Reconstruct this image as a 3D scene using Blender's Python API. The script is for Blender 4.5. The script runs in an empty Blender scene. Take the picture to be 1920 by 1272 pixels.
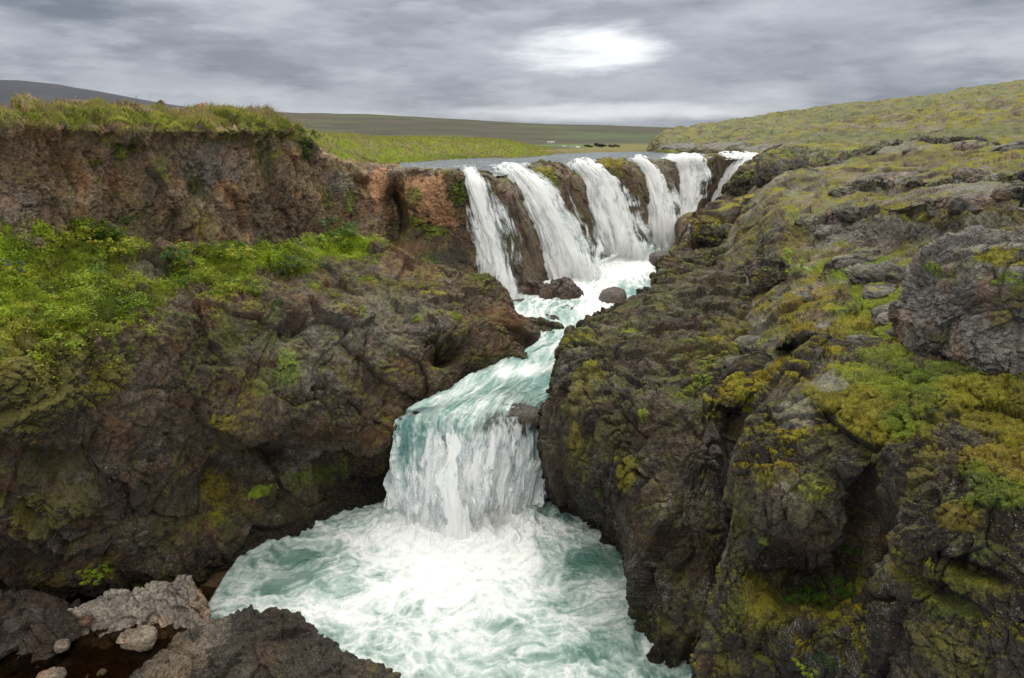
import bpy, math, random
import numpy as np
from mathutils import Vector
random.seed(7); RNG = np.random.default_rng(7)
R = math.radians
S = bpy.context.scene
C = S.collection

# ------------------------------------------------------------------ camera
PITCH = math.atan(368/1280.0); CT, ST = math.cos(PITCH), math.sin(PITCH)
CAMZ = 15.0
cam_d = bpy.data.cameras.new('camera'); cam = bpy.data.objects.new('camera', cam_d); C.objects.link(cam)
cam.location = (0, 0, CAMZ); cam.rotation_euler = (math.pi/2-PITCH, 0, 0)
cam_d.sensor_width = 36; cam_d.lens = 24; cam_d.clip_start = 0.1; cam_d.clip_end = 30000
S.camera = cam
# ------------------------------------------------------------------ light
SUN_AZ, SUN_EL = R(8), R(52)
S.view_settings.view_transform = 'Standard'; S.view_settings.look = 'None'
S.view_settings.exposure = 0.0; S.view_settings.gamma = 1
sd = bpy.data.lights.new('sun', 'SUN'); sd.energy = 1.5; sd.angle = R(16); sd.color = (1, .96, .9)
sun = bpy.data.objects.new('sun', sd); C.objects.link(sun)
sdir = Vector((math.sin(SUN_AZ)*math.cos(SUN_EL), math.cos(SUN_AZ)*math.cos(SUN_EL), math.sin(SUN_EL)))
sun.rotation_euler = sdir.to_track_quat('Z', 'Y').to_euler()
S.cycles.max_bounces = 6; S.cycles.transparent_max_bounces = 16; S.cycles.diffuse_bounces = 3
S.cycles.glossy_bounces = 2; S.cycles.caustics_reflective = False; S.cycles.caustics_refractive = False

class NT:
    """small node-tree writer"""
    def __init__(s, nt): s.t = nt; s.n = nt.nodes; s.l = nt.links; s.n.clear()
    def node(s, typ, ins=None, **kw):
        nd = s.n.new(typ)
        for k, v in kw.items(): setattr(nd, k, v)
        for k, v in (ins or {}).items():
            sock = nd.inputs[k]
            if isinstance(v, bpy.types.NodeSocket): s.l.new(v, sock)
            elif v is not None: sock.default_value = v
        return nd
    def math(s, op, a, b=None, c=None, clamp=False):
        nd = s.n.new('ShaderNodeMath'); nd.operation = op; nd.use_clamp = clamp
        for i, v in enumerate((a, b, c)):
            if v is None: continue
            if isinstance(v, bpy.types.NodeSocket): s.l.new(v, nd.inputs[i])
            else: nd.inputs[i].default_value = v
        return nd.outputs[0]
    def vmath(s, op, a, b=None):
        nd = s.n.new('ShaderNodeVectorMath'); nd.operation = op
        for i, v in enumerate((a, b)):
            if v is None: continue
            if isinstance(v, bpy.types.NodeSocket): s.l.new(v, nd.inputs[i])
            else: nd.inputs[i].default_value = v
        return nd.outputs['Value'] if op in ('DOT_PRODUCT', 'LENGTH', 'DISTANCE') else nd.outputs[0]
    def mix(s, f, a, b, mode='MIX'):
        nd = s.n.new('ShaderNodeMix'); nd.data_type = 'RGBA'; nd.blend_type = mode; nd.clamp_factor = True
        for i, v in ((0, f), (6, a), (7, b)):
            if isinstance(v, bpy.types.NodeSocket): s.l.new(v, nd.inputs[i])
            else: nd.inputs[i].default_value = v if i == 0 or len(v) == 4 else (*v, 1)
        return nd.outputs[2]
    def fmix(s, f, a, b):
        nd = s.n.new('ShaderNodeMix'); nd.data_type = 'FLOAT'
        for i, v in ((0, f), (2, a), (3, b)):
            if isinstance(v, bpy.types.NodeSocket): s.l.new(v, nd.inputs[i])
            else: nd.inputs[i].default_value = v
        return nd.outputs[0]
    def ss(s, x, a, b):
        nd = s.n.new('ShaderNodeMapRange'); nd.interpolation_type = 'SMOOTHSTEP'
        s.l.new(x, nd.inputs[0]); nd.inputs[1].default_value = a; nd.inputs[2].default_value = b
        return nd.outputs[0]
    def noise(s, vec, scale, detail=4, rough=.55, dist=0.0, lac=2.0):
        return s.node('ShaderNodeTexNoise', {'Vector': vec, 'Scale': scale, 'Detail': detail, 'Roughness': rough, 'Distortion': dist, 'Lacunarity': lac}).outputs[0]
    def attr(s, name, out=2):
        return s.node('ShaderNodeAttribute', attribute_name=name).outputs[out]

# pixel (of the 1920x1272 photograph) -> viewing slope; used only to measure the place
def P(px, py, Y):
    xc, yc = (px-960)/1280.0, (636-py)/1280.0
    t = Y/(CT+yc*ST)
    return (xc*t, Y, CAMZ+t*(-ST+yc*CT))
def PZ(px, py, z):
    yc = (636-py)/1280.0
    t = (z-CAMZ)/(-ST+yc*CT)
    return P(px, py, t*(CT+yc*ST))
def proj(p):
    p = np.asarray(p); x, y, z = p[..., 0], p[..., 1], p[..., 2]-CAMZ
    d = np.maximum(y*CT-z*ST, 1e-3)
    return 960+1280*x/d, 636-1280*(y*ST+z*CT)/d, d

# ------------------------------------------------------------------ world: overcast sky
w = bpy.data.worlds.new('World'); S.world = w; w.use_nodes = True
n = NT(w.node_tree)
sky = n.node('ShaderNodeTexSky', sky_type='NISHITA', sun_disc=False, sun_elevation=SUN_EL, sun_rotation=SUN_AZ)
tc = n.node('ShaderNodeTexCoord').outputs['Generated']
sx = n.node('ShaderNodeSeparateXYZ', {0: tc})
X_, Y_, Z_ = sx.outputs
den = n.math('ADD', n.math('MAXIMUM', Z_, 0.0), 0.055)
u = n.math('DIVIDE', X_, den); v = n.math('DIVIDE', Y_, den)
cv = n.node('ShaderNodeCombineXYZ', {0: u, 1: v, 2: 0.0}).outputs[0]
c1 = n.noise(cv, 0.42, 7, .55, .25)
mp = n.node('ShaderNodeMapping', {0: cv, 3: (.10, .33, 1)}).outputs[0]
c2 = n.noise(mp, 1.0, 6, .6, .4)
az = n.math('ARCTAN2', X_, Y_); el = n.math('ARCSINE', Z_)
lowv = n.node('ShaderNodeCombineXYZ', {0: n.math('MULTIPLY', az, 2.9), 1: n.math('MULTIPLY', el, 12.5), 2: 0.0}).outputs[0]
c3 = n.noise(lowv, 1.15, 9, .54, 0.0)
c4 = n.noise(lowv, 1.9, 8, .55, 0.0)
cc = n.math('ADD', n.math('MULTIPLY', c1, .10), n.math('MULTIPLY', c3, .90))
cf = n.ss(cc, .38, .62)
cf = n.math('ADD', n.math('MULTIPLY', cf, .72), n.math('MULTIPLY', n.ss(c4, .45, .57), .30))
cloud = n.mix(cf, (.205, .228, .285), (.56, .59, .645))
wob = n.math('MULTIPLY', n.math('SUBTRACT', n.noise(lowv, 1.9, 7, .56, .2), .5), 3.6)
def hole(a0, e0, wa, we, lo, hi):
    da = n.math('DIVIDE', n.math('SUBTRACT', az, a0), wa); de = n.math('DIVIDE', n.math('SUBTRACT', el, e0), we)
    r = n.math('ADD', n.math('ADD', n.math('MULTIPLY', da, da), n.math('MULTIPLY', de, de)), wob)
    return n.math('SUBTRACT', 1.0, n.ss(r, lo, hi))
h1 = hole(.108, .121, .14, .033, -.2, 1.05)
h1b = hole(.11, .118, .45, .065, -.8, 2.0)
h2 = hole(.12, .040, .20, .012, -.4, 1.6)
h3 = hole(.0, .03, .8, .026, -.6, 1.8)
cloud = n.mix(n.math('MULTIPLY', h3, .40), cloud, (.56, .60, .66))
cloud = n.mix(n.math('MULTIPLY', h1b, .48), cloud, (.62, .66, .72))
cloud = n.mix(n.math('MULTIPLY', h2, .75), cloud, (.92, .94, .97))
cloud = n.mix(h1, cloud, (1.05, 1.08, 1.12))
cloud = n.mix(n.ss(Z_, .20, .45), cloud, (.51, .485, .44))
gain = n.math('ADD', n.math('ADD', 1.0, n.math('MULTIPLY', n.ss(n.math('MULTIPLY', Y_, -1.0), -.1, .6), .8)), n.math('MULTIPLY', n.ss(Z_, .25, .95), 2.6))   # overcast brightest overhead; extra brightness behind the viewer added to light camera-facing cliffs
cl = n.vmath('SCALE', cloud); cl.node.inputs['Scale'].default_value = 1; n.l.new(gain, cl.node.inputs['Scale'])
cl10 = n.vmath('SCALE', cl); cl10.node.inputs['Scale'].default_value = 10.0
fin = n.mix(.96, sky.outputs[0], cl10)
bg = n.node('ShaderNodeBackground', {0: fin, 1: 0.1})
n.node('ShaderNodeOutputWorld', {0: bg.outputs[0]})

# ------------------------------------------------------------------ numpy noise
_ang = RNG.normal(size=(256, 3)); _ang /= np.linalg.norm(_ang, axis=1)[:, None]; GR = _ang.astype(np.float32)
def _hash(ix, iy, iz, seed):
    h = (ix.astype(np.uint32)*np.uint32(374761393) + iy.astype(np.uint32)*np.uint32(668265263) + iz.astype(np.uint32)*np.uint32(2147483647-58) + np.uint32((seed*974711+12345) & 0xffffffff))
    h ^= h >> np.uint32(13); h *= np.uint32(1274126177); h ^= h >> np.uint32(16); h *= np.uint32(2246822519); h ^= h >> np.uint32(13)
    return h
from concurrent.futures import ThreadPoolExecutor
POOL = ThreadPoolExecutor(4)
def chunked(f, p, seed):
    N = len(p); cs = 24000
    return list(POOL.map(lambda k: f(p[k:k+cs], seed), range(0, N, cs)))
def _perlin(p, seed):
    i = np.floor(p); f = p-i; i = i.astype(np.int32).astype(np.uint32)
    t = f*f*f*(f*(f*6-15)+10)
    hx = (i[:, 0]*np.uint32(374761393), (i[:, 0]+np.uint32(1))*np.uint32(374761393))
    hy = (i[:, 1]*np.uint32(668265263), (i[:, 1]+np.uint32(1))*np.uint32(668265263))
    sd = np.uint32((seed*974711+12345) & 0xffffffff)
    hz = (i[:, 2]*np.uint32(2147483589)+sd, (i[:, 2]+np.uint32(1))*np.uint32(2147483589)+sd)
    out = np.zeros(len(p), np.float32)
    for dx in (0, 1):
        wx = t[:, 0] if dx else 1-t[:, 0]
        for dy in (0, 1):
            wxy = wx*(t[:, 1] if dy else 1-t[:, 1])
            for dz in (0, 1):
                h = hx[dx]+hy[dy]+hz[dz]
                h ^= h >> np.uint32(13); h *= np.uint32(1274126177); h ^= h >> np.uint32(16); h *= np.uint32(2246822519); h ^= h >> np.uint32(13)
                g = GR[h & np.uint32(255)]
                d = g[:, 0]*(f[:, 0]-dx)+g[:, 1]*(f[:, 1]-dy)+g[:, 2]*(f[:, 2]-dz)
                out += d*wxy*(t[:, 2] if dz else 1-t[:, 2])
    return out*1.5
def perlin(p, seed=0):
    p = np.asarray(p, np.float32); shp = p.shape[:-1]
    return np.concatenate(chunked(_perlin, p.reshape(-1, 3), seed)).reshape(shp)
def fbm(p, octv=4, seed=0, gain=.5, lac=2.03):
    p = np.asarray(p, np.float32); a = 1.0; s = 0; tot = 0
    for k in range(octv):
        s = s+a*perlin(p, seed+k*17); tot += a; a *= gain; p = p*lac
    return s/tot
def ridged(p, octv=4, seed=0, gain=.5, lac=2.1):
    p = np.asarray(p, np.float32); a = 1.0; s = 0; tot = 0
    for k in range(octv):
        s = s+a*(1-np.minimum(1, np.abs(perlin(p, seed+k*17))*2.2)); tot += a; a *= gain; p = p*lac
    return s/tot
def _worley(p, seed):
    i = np.floor(p).astype(np.int32); N = len(p)
    f1 = np.full(N, 9., np.float32); f2 = np.full(N, 9., np.float32); hid = np.zeros(N, np.uint32); vx = np.zeros((N, 3), np.float32)
    for dx in (-1, 0, 1):
        for dy in (-1, 0, 1):
            for dz in (-1, 0, 1):
                c = i+np.array((dx, dy, dz), np.int32); h = _hash(c[:, 0], c[:, 1], c[:, 2], seed)
                o = np.stack(((h & np.uint32(1023)), ((h >> np.uint32(10)) & np.uint32(1023)), ((h >> np.uint32(20)) & np.uint32(1023))), 1).astype(np.float32)/1023.
                dv = p-c-o; d = np.sqrt((dv*dv).sum(1))
                m = d < f1
                f2 = np.where(m, f1, np.minimum(f2, d)); f1 = np.where(m, d, f1)
                hid = np.where(m, h, hid); vx[m] = dv[m]
    r = ((hid >> np.uint32(7)) & np.uint32(1023)).astype(np.float32)/1023.0
    g = GR[(hid >> np.uint32(3)) & np.uint32(255)]
    return f1, f2, r, (g*vx).sum(1)
def worley(p, seed=0):
    """-> F1, F2, random value and local plane of the nearest cell"""
    p = np.asarray(p, np.float32); shp = p.shape[:-1]
    r = chunked(_worley, p.reshape(-1, 3), seed)
    return tuple(np.concatenate([q[k] for q in r]).reshape(shp) for k in range(4))
def sstep(x, a, b):
    t = np.clip((x-a)/(b-a), 0, 1); return t*t*(3-2*t)
def mixc(a, b, w): return a+(np.asarray(b, np.float32)-a)*w[..., None]

# ------------------------------------------------------------------ mesh helpers
def tag(o, label=None, cat=None, group=None, kind=None):
    if label: o['label'] = label
    if cat: o['category'] = cat
    if group: o['group'] = group
    if kind: o['kind'] = kind
    return o
def link(name, me, mat=None, parent=None):
    o = bpy.data.objects.new(name, me); C.objects.link(o)
    if mat: me.materials.append(mat)
    if parent: o.parent = parent
    return o
def raw_mesh(name, V, F, attrs=None, smooth=True, uv=None):
    """V (N,3), F (M,k) constant k"""
    V = np.ascontiguousarray(V, np.float32).reshape(-1, 3); F = np.ascontiguousarray(F, np.int32)
    k = F.shape[1]; me = bpy.data.meshes.new(name)
    me.vertices.add(len(V)); me.vertices.foreach_set('co', V.ravel())
    me.loops.add(F.size); me.loops.foreach_set('vertex_index', F.ravel())
    me.polygons.add(len(F)); me.polygons.foreach_set('loop_start', np.arange(0, F.size, k, dtype=np.int32))
    me.polygons.foreach_set('use_smooth', np.full(len(F), smooth))
    for nm, a in (attrs or {}).items():
        a = np.asarray(a, np.float32)
        if a.ndim > 1 and a.shape[-1] == 3 and a.size == len(V)*3:
            at = me.attributes.new(nm, 'FLOAT_COLOR', 'POINT')
            at.data.foreach_set('color', np.concatenate([a.reshape(-1, 3), np.ones((len(V), 1), np.float32)], 1).ravel())
        else:
            at = me.attributes.new(nm, 'FLOAT', 'POINT'); at.data.foreach_set('value', a.ravel())
    if uv is not None:
        l = me.uv_layers.new(name='UVMap'); l.data.foreach_set('uv', np.asarray(uv, np.float32).reshape(-1, 2)[F.ravel()].ravel())
    me.update(); me.validate(clean_customdata=False)
    return me
def grid_faces(r, c, flip=False):
    a = np.arange(r*c).reshape(r, c)
    q = np.stack([a[:-1, :-1], a[:-1, 1:], a[1:, 1:], a[1:, :-1]], -1).reshape(-1, 4)
    return q[:, ::-1] if flip else q
def cr(ctrl, ts):
    """Catmull-Rom along axis 0"""
    n_ = len(ctrl); i = np.clip(np.floor(ts).astype(int), 0, n_-2); f = (ts-i)[:, None, None]
    ext = np.concatenate([2*ctrl[:1]-ctrl[1:2], ctrl, 2*ctrl[-1:]-ctrl[-2:-1]])
    p0, p1, p2, p3 = ext[i], ext[i+1], ext[i+2], ext[i+3]
    tn = .42
    m1 = (p2-p0)*tn; m2 = (p3-p1)*tn
    return (2*f**3-3*f**2+1)*p1+(f**3-2*f**2+f)*m1+(-2*f**3+3*f**2)*p2+(f**3-f**2)*m2
def params(ctrl, N):
    px, py, _ = proj(ctrl); 
    L = np.sqrt(np.clip(np.diff(px, axis=0), -500, 500)**2+np.clip(np.diff(py, axis=0), -500, 500)**2).mean(1)
    wl = np.linalg.norm(np.diff(ctrl, axis=0), axis=2).mean(1)
    L = L+20+10*np.minimum(wl, 8)
    cum = np.concatenate([[0], np.cumsum(L)]); s = np.linspace(0, cum[-1], N)
    return np.interp(s, cum, np.arange(len(cum)))
QF = 1.0   # mesh fineness
def loft(ctrl, nr, nc):
    nr, nc = int(nr*QF), int(nc*QF)
    ctrl = np.asarray(ctrl, np.float64)
    tr = params(ctrl, nr); tcc = params(ctrl.transpose(1, 0, 2), nc)
    g = cr(ctrl, tr)
    return cr(g.transpose(1, 0, 2), tcc).transpose(1, 0, 2).astype(np.float32)
def normals(G, toward=None):
    a = np.gradient(G, axis=0); b = np.gradient(G, axis=1)
    nn = np.cross(a, b); nn /= (np.linalg.norm(nn, axis=2)[..., None]+1e-9)
    t = np.array((0, 0, CAMZ+12), np.float32) if toward is None else np.asarray(toward, np.float32)
    s = np.sign(np.median((nn*(t-G)).sum(2))) or 1
    return nn*s, s
def rockdisp(G, N_, amp=1.0, block=1.6, zs=.7, seed=0, fine=1.0, soft=0.0, big=.6, step=.22, vert=0.0, crack=.05, modmin=0.0):
    """rock relief: broad swells, fractured blocks with cracks, small facets, grain"""
    sp = np.maximum(np.linalg.norm(np.gradient(G, axis=0), axis=2), np.linalg.norm(np.gradient(G, axis=1), axis=2))
    fade = lambda lam: sstep(lam/np.maximum(sp, 1e-4), 2.0, 5.0)
    wv = np.stack([fbm(G/2.6, 2, seed+1), fbm(G/2.6, 2, seed+2), fbm(G/2.6, 2, seed+3)], -1)
    wf = np.stack([fbm(G*2.2, 2, seed+31), fbm(G*2.2, 2, seed+32), fbm(G*2.2, 2, seed+33)], -1)
    Q = G+wv*.8+wf*.07
    mod = modmin+(1-modmin)*sstep(fbm(G*.55+11, 3, seed+8), -.4, .2)          # fractured here, smoother there
    step = step*1.15
    d = big*fbm(G/4.0, 3, seed+5)+big*.45*fbm(G/1.5, 3, seed+6)*fade(1.5)
    q = Q/block*np.array((1, 1, zs), np.float32)
    f1, f2, r, pl = worley(q, seed+11)
    d = d+(step*block*((r-.5)+1.0*pl)-crack*block*mod*(1-sstep(f2-f1, 0, .07)))*fade(block)
    q = Q/(block*.37)*np.array((1, 1, zs), np.float32)
    f1, f2, r, pl = worley(q, seed+12)
    d = d+(step*.52*block*((r-.5)+.9*pl)*mod-.6*crack*block*mod*(1-sstep(f2-f1, 0, .09)))*(1-soft)*fade(block*.37)
    q = Q/(block*.12)
    f1, f2, r, pl = worley(q, seed+13)
    d = d+step*.20*block*((r-.5)+pl)*fine*(1-soft)*(.35+.65*mod)*fade(block*.12)
    if vert: d = d-vert*sstep(ridged(Q*np.array((1.1, 1.1, .12)), 3, seed+41), .62, .95)
    bil = .12*fine*np.abs(fbm(G*3.1, 2, seed+26))*fade(.3)+.07*fine*np.abs(fbm(G*8.3, 2, seed+27))*fade(.12)
    d = d+bil+.08*fine*fbm(G*1.8, 2, seed+21)*fade(.5)+.04*fine*fbm(G*4.5, 2, seed+24, .65)*fade(.22)+.06*fine*fbm(G*11, 2, seed+25, .7)*fade(.09)-.09*fine*ridged(G*2.4, 2, seed+22)*fade(.4)
    return G+N_*(d*amp)[..., None].astype(np.float32)

PAL = dict(mossy=(.24, .22, .020), mossg=(.14, .20, .018), gold=(.25, .20, .012), grass=(.21, .26, .022), lime=(.27, .38, .02), deep=(.035, .075, .012),
           red=(.25, .125, .07), orange=(.60, .33, .18), pale=(.27, .235, .19), grey=(.23, .22, .205), brown=(.10, .075, .055), dark=(.032, .026, .022), tan=(.19, .14, .09),
           wet=(.028, .025, .024), olive=(.15, .135, .035), hay=(.21, .20, .065), silver=(.15, .165, .085), rust=(.15, .06, .022))
MOSSY = {'mossy', 'mossg', 'gold', 'grass', 'lime', 'deep', 'olive', 'silver', 'hay'}
def locate(G, px, py):
    """point of the surface seen at this place of the photograph"""
    X, Y, d = proj(G); m = (X-px)**2+(Y-py)**2
    ok = m < max(m.min()*1.5, 64); dd = np.where(ok, d, 1e9)
    return G.reshape(-1, 3)[dd.argmin()], float(dd.min())
def paint(G, N_, col, moss, patches, seed):
    e = fbm(G*1.3, 5, seed+71, .65)
    e2 = fbm(G*4.0, 3, seed+72, .6)
    for pt in patches:
        px, py, rx, kind, st = pt[:5]
        c, d = locate(G, px, py); r = rx*d/1280
        ry = (pt[5] if len(pt) > 5 else rx)*d/1280
        D = G-c; q = np.sqrt((D[..., 0]**2+D[..., 1]**2*.5)/r**2+(D[..., 2]/ry)**2)
        wgt = sstep(1-q+e*1.1+e2*.5, 0.0, .35)*st
        if kind in MOSSY:
            wgt = wgt*sstep(N_[..., 2]+.5+e2, .1, .5)
            moss = moss+(1-moss)*wgt
            k = mixc(np.broadcast_to(np.asarray(PAL[kind], np.float32), G.shape), np.asarray(PAL[kind])*.55, sstep(fbm(G*.9, 3, seed+75), -.2, .4)*.8)
        else:
            moss = moss*(1-wgt); k = np.broadcast_to(np.asarray(PAL[kind], np.float32), G.shape)
        col = col+(k-col)*wgt[..., None]
    return col, moss
def rockcol(G, N_, base, alt, seed, mossamt=.4, mosskind=('mossy', 'mossg'), thr=.62, patches=(), lichen=.4, streak=.0, wet=True, warm=1.0):
    b = np.broadcast_to(np.asarray(base, np.float32), G.shape)
    k = sstep(fbm(G*.45, 4, seed+61), -.25, .3)
    col = mixc(b, alt, k)
    v = 1+.7*fbm(G*1.9, 4, seed+62, .6); col = col*v[..., None]*(1+np.array((.14, 0, -.18), np.float32)*warm)
    # iron-brown tinge in places
    col = mixc(col, col*np.array((1.35, .95, .72), np.float32), sstep(fbm(G*.8+7, 3, seed+63), 0, .35)*.7)
    e = fbm(G*1.1, 5, seed+64, .65)
    m = sstep(N_[..., 2]+e*.9, thr, thr+.28)*sstep(fbm(G*.5+3, 3, seed+65)+mossamt-.5, -.15, .2)
    mk = sstep(fbm(G*.7+9, 3, seed+66), -.15, .2)
    mc = mixc(np.broadcast_to(np.asarray(PAL[mosskind[0]], np.float32), G.shape), PAL[mosskind[1]], mk)*(1+.5*fbm(G*3, 3, seed+67))[..., None]
    col = col+(mc-col)*m[..., None]
    if streak:
        k2 = sstep(fbm(G*np.array((1.5, 1.5, .8)), 5, seed+81, .65)+.35*fbm(G*.35, 2, seed+82)+.25*N_[..., 2], .12, .34)*streak
        kc = mixc(np.broadcast_to(np.asarray(PAL['mossy'], np.float32)*.75, G.shape), PAL['mossg'], sstep(fbm(G*.6, 3, seed+83), -.15, .2))
        col = col+(kc-col)*k2[..., None]; m = m+(1-m)*k2*.8
    col, m = paint(G, N_, col, m, patches, seed)
    if wet:
        lev = np.interp(G[..., 1], [25.2, 26.2, 28, 35, 46, 60, 66], [0, 4.2, 4.7, 5.8, 6.3, 7.2, 8])
        wb = (1-sstep(G[..., 2]-lev+.5*fbm(G*1.2, 3, seed+84), .25, .95))*(G[..., 1] < 62)
        col = col*(1-.55*wb)[..., None]; m = m*(1-.8*wb); wetl = wb
    else: wetl = 0
    li = sstep(fbm(G*.6-5, 4, seed+68), -.1, .35)*lichen*(1-wetl)-wetl
    return np.clip(col, .008, .8), m, li

# ------------------------------------------------------------------ materials
MATS = {}
def mat(name, wet=0.0, bump=1.0, gs=1.0, speck=.8):
    """rock / moss surface driven by the colour, moss and lichen attributes of the mesh"""
    if name in MATS: return MATS[name]
    m = bpy.data.materials.new(name); m.use_nodes = True; n = NT(m.node_tree)
    tc = n.node('ShaderNodeTexCoord').outputs['Object']
    col = n.attr('albedo', 0); moss = n.attr('moss'); raw = n.attr('lichen'); lich = n.math('MAXIMUM', raw, 0.0); wetn = n.math('MAXIMUM', n.math('MULTIPLY', raw, -1.0), 0.0)   # below zero = wet rock
    n1 = n.noise(tc, 9*gs, 6, .68); n2 = n.noise(tc, 38*gs, 4, .7); n3 = n.noise(tc, 2.6*gs, 4, .6)
    f = n.math('ADD', n.math('MULTIPLY', n.ss(n1, .30, .70), .95), n.math('MULTIPLY', n.ss(n2, .34, .66), .75))
    f = n.math('ADD', f, n.math('ADD', .02, n.math('MULTIPLY', n.ss(n3, .35, .65), .25)))
    f = n.fmix(n.math('MULTIPLY', moss, .6), f, n.math('ADD', .35, n.math('MULTIPLY', f, .65)))
    sc = n.node('ShaderNodeVectorMath', {0: col}, operation='SCALE'); n.l.new(f, sc.inputs['Scale'])
    base = sc.outputs[0]
    nomoss = n.math('SUBTRACT', 1.0, moss)
    warp = n.vmath('ADD', tc, n.vmath('MULTIPLY', n.node('ShaderNodeTexNoise', {'Vector': tc, 'Scale': 3*gs, 'Detail': 3}).outputs[1], (.5/gs, .5/gs, .5/gs)))
    # freckles of moss and algae
    fr = n.math('MULTIPLY', n.ss(n.noise(tc, 17*gs, 5, .7), .56, .66), n.ss(n.noise(tc, 1.3*gs, 4, .6), .42, .60))
    base = n.mix(n.math('MULTIPLY', n.math('MULTIPLY', fr, nomoss), speck), base, (.20, .185, .03))
    # lichen: small pale crusts
    vo = n.node('ShaderNodeTexVoronoi', {'Vector': warp, 'Scale': 15*gs, 'Randomness': 1.0})
    sp = n.math('SUBTRACT', 1.0, n.ss(vo.outputs['Distance'], .14, .34))
    vc = n.node('ShaderNodeSeparateColor', {0: vo.outputs['Color']}).outputs[0]
    thr_ = n.math('SUBTRACT', 1.0, n.math('MULTIPLY', lich, n.math('ADD', .12, n.math('MULTIPLY', n.ss(n3, .40, .62), .55))))
    sp = n.math('MULTIPLY', sp, n.ss(n.math('SUBTRACT', vc, thr_), 0.0, .04))
    vo2 = n.node('ShaderNodeTexVoronoi', {'Vector': tc, 'Scale': 31*gs})
    vc2 = n.node('ShaderNodeSeparateColor', {0: vo2.outputs['Color']}).outputs[1]
    sp2 = n.math('MULTIPLY', n.math('SUBTRACT', 1.0, n.ss(vo2.outputs['Distance'], .2, .4)), n.ss(n.math('SUBTRACT', vc2, thr_), -.08, 0.0))
    cl = n.math('MULTIPLY', n.ss(n.math('ADD', n.noise(tc, 21*gs, 6, .75), n.math('MULTIPLY', n3, .5)), .79, .90), lich)
    sp = n.math('MULTIPLY', n.math('MAXIMUM', n.math('MAXIMUM', sp, sp2), cl), nomoss)
    base = n.mix(n.math('MULTIPLY', sp, .80), base, n.mix(n1, (.30, .29, .26), (.52, .50, .45)))
    ck = n.ss(n.node('ShaderNodeTexVoronoi', {'Vector': warp, 'Scale': 2.6*gs}, feature='DISTANCE_TO_EDGE').outputs[0], 0.0, .10)
    ck2 = n.ss(n.node('ShaderNodeTexVoronoi', {'Vector': warp, 'Scale': 8*gs}, feature='DISTANCE_TO_EDGE').outputs[0], 0.0, .14)
    bh = n.math('ADD', n.math('MULTIPLY', n1, .9), n.math('MULTIPLY', n2, .30))
    bh = n.math('ADD', bh, n.math('MULTIPLY', n.math('ADD', n.math('MULTIPLY', ck, .22), n.math('MULTIPLY', ck2, .14)), nomoss))
    bp = n.node('ShaderNodeBump', {'Height': bh, 'Strength': 1.0*bump, 'Distance': .13/gs})
    rough = n.math('MAXIMUM', .2, n.math('SUBTRACT', n.math('SUBTRACT', .93, n.math('MULTIPLY', n.math('SUBTRACT', 1.0, moss), wet)), n.math('MULTIPLY', wetn, .55)))
    b = n.node('ShaderNodeBsdfPrincipled', {'Base Color': base, 'Roughness': rough, 'Specular IOR Level': .25+.25*min(1, wet*2), 'Normal': bp.outputs[0]})
    n.node('ShaderNodeOutputMaterial', {0: b.outputs[0]})
    MATS[name] = m; return m
M_ROCK = mat('basalt_rock', .18); M_WET = mat('wet_basalt', .55); M_FAR = mat('far_moorland', 0, .5, .25, 0)
def leafmat(name, trans=.35, rough=.55):
    m = bpy.data.materials.new(name); m.use_nodes = True; n = NT(m.node_tree)
    col = n.attr('albedo', 0)
    d = n.node('ShaderNodeBsdfPrincipled', {'Base Color': col, 'Roughness': rough, 'Specular IOR Level': .3})
    t = n.node('ShaderNodeBsdfTranslucent', {0: col})
    x = n.node('ShaderNodeMixShader', {0: trans, 1: d.outputs[0], 2: t.outputs[0]})
    n.node('ShaderNodeOutputMaterial', {0: x.outputs[0]}); return m
M_LEAF = leafmat('leaves'); M_GRASS = leafmat('grass_blades', .3, .7)

SURF = {}
def mass(name, ctrl, nr, nc, seed, material=M_ROCK, disp=None, color=None, label=None, kind='structure', key=None, post=None, puff=1.0):
    G = loft(ctrl, nr, nc); N0, s = normals(G)
    G = rockdisp(G, N0, seed=seed, **(disp or {}))
    if post is not None: G = post(G, N0)
    N1, s = normals(G)
    col, moss, li = rockcol(G, N1, seed=seed, **color)
    if kind == 'structure' and puff:
        sp = np.maximum(np.linalg.norm(np.gradient(G, axis=0), axis=2), np.linalg.norm(np.gradient(G, axis=1), axis=2))
        f1, f2, r, pl = worley((G+.12*np.stack([fbm(G*2.5, 2, seed+91), fbm(G*2.5, 2, seed+92), fbm(G*2.5, 2, seed+93)], -1))*np.array((2.4, 2.4, 3.6)), seed+94)
        h = puff*(.14*np.clip(1-f1*f1*1.3, 0, 1)*(.4+.6*r)+.04*fbm(G*7, 2, seed+95))*sstep(.35/sp, 1.5, 4)
        G = (G+N1*(h*sstep(moss, .3, .9))[..., None]).astype(np.float32); N1, s = normals(G)
    me = raw_mesh(name, G, grid_faces(G.shape[0], G.shape[1], s < 0), dict(albedo=col, moss=moss, lichen=li))
    o = link(name, me, material); tag(o, label, kind=kind)
    SURF[key or name] = (G, N1, col, moss)
    return o
def down(pt, dz=-1.5, dy=0, dx=0): return (pt[0]+dx, pt[1]+dy, pt[2]+dz)
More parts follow.
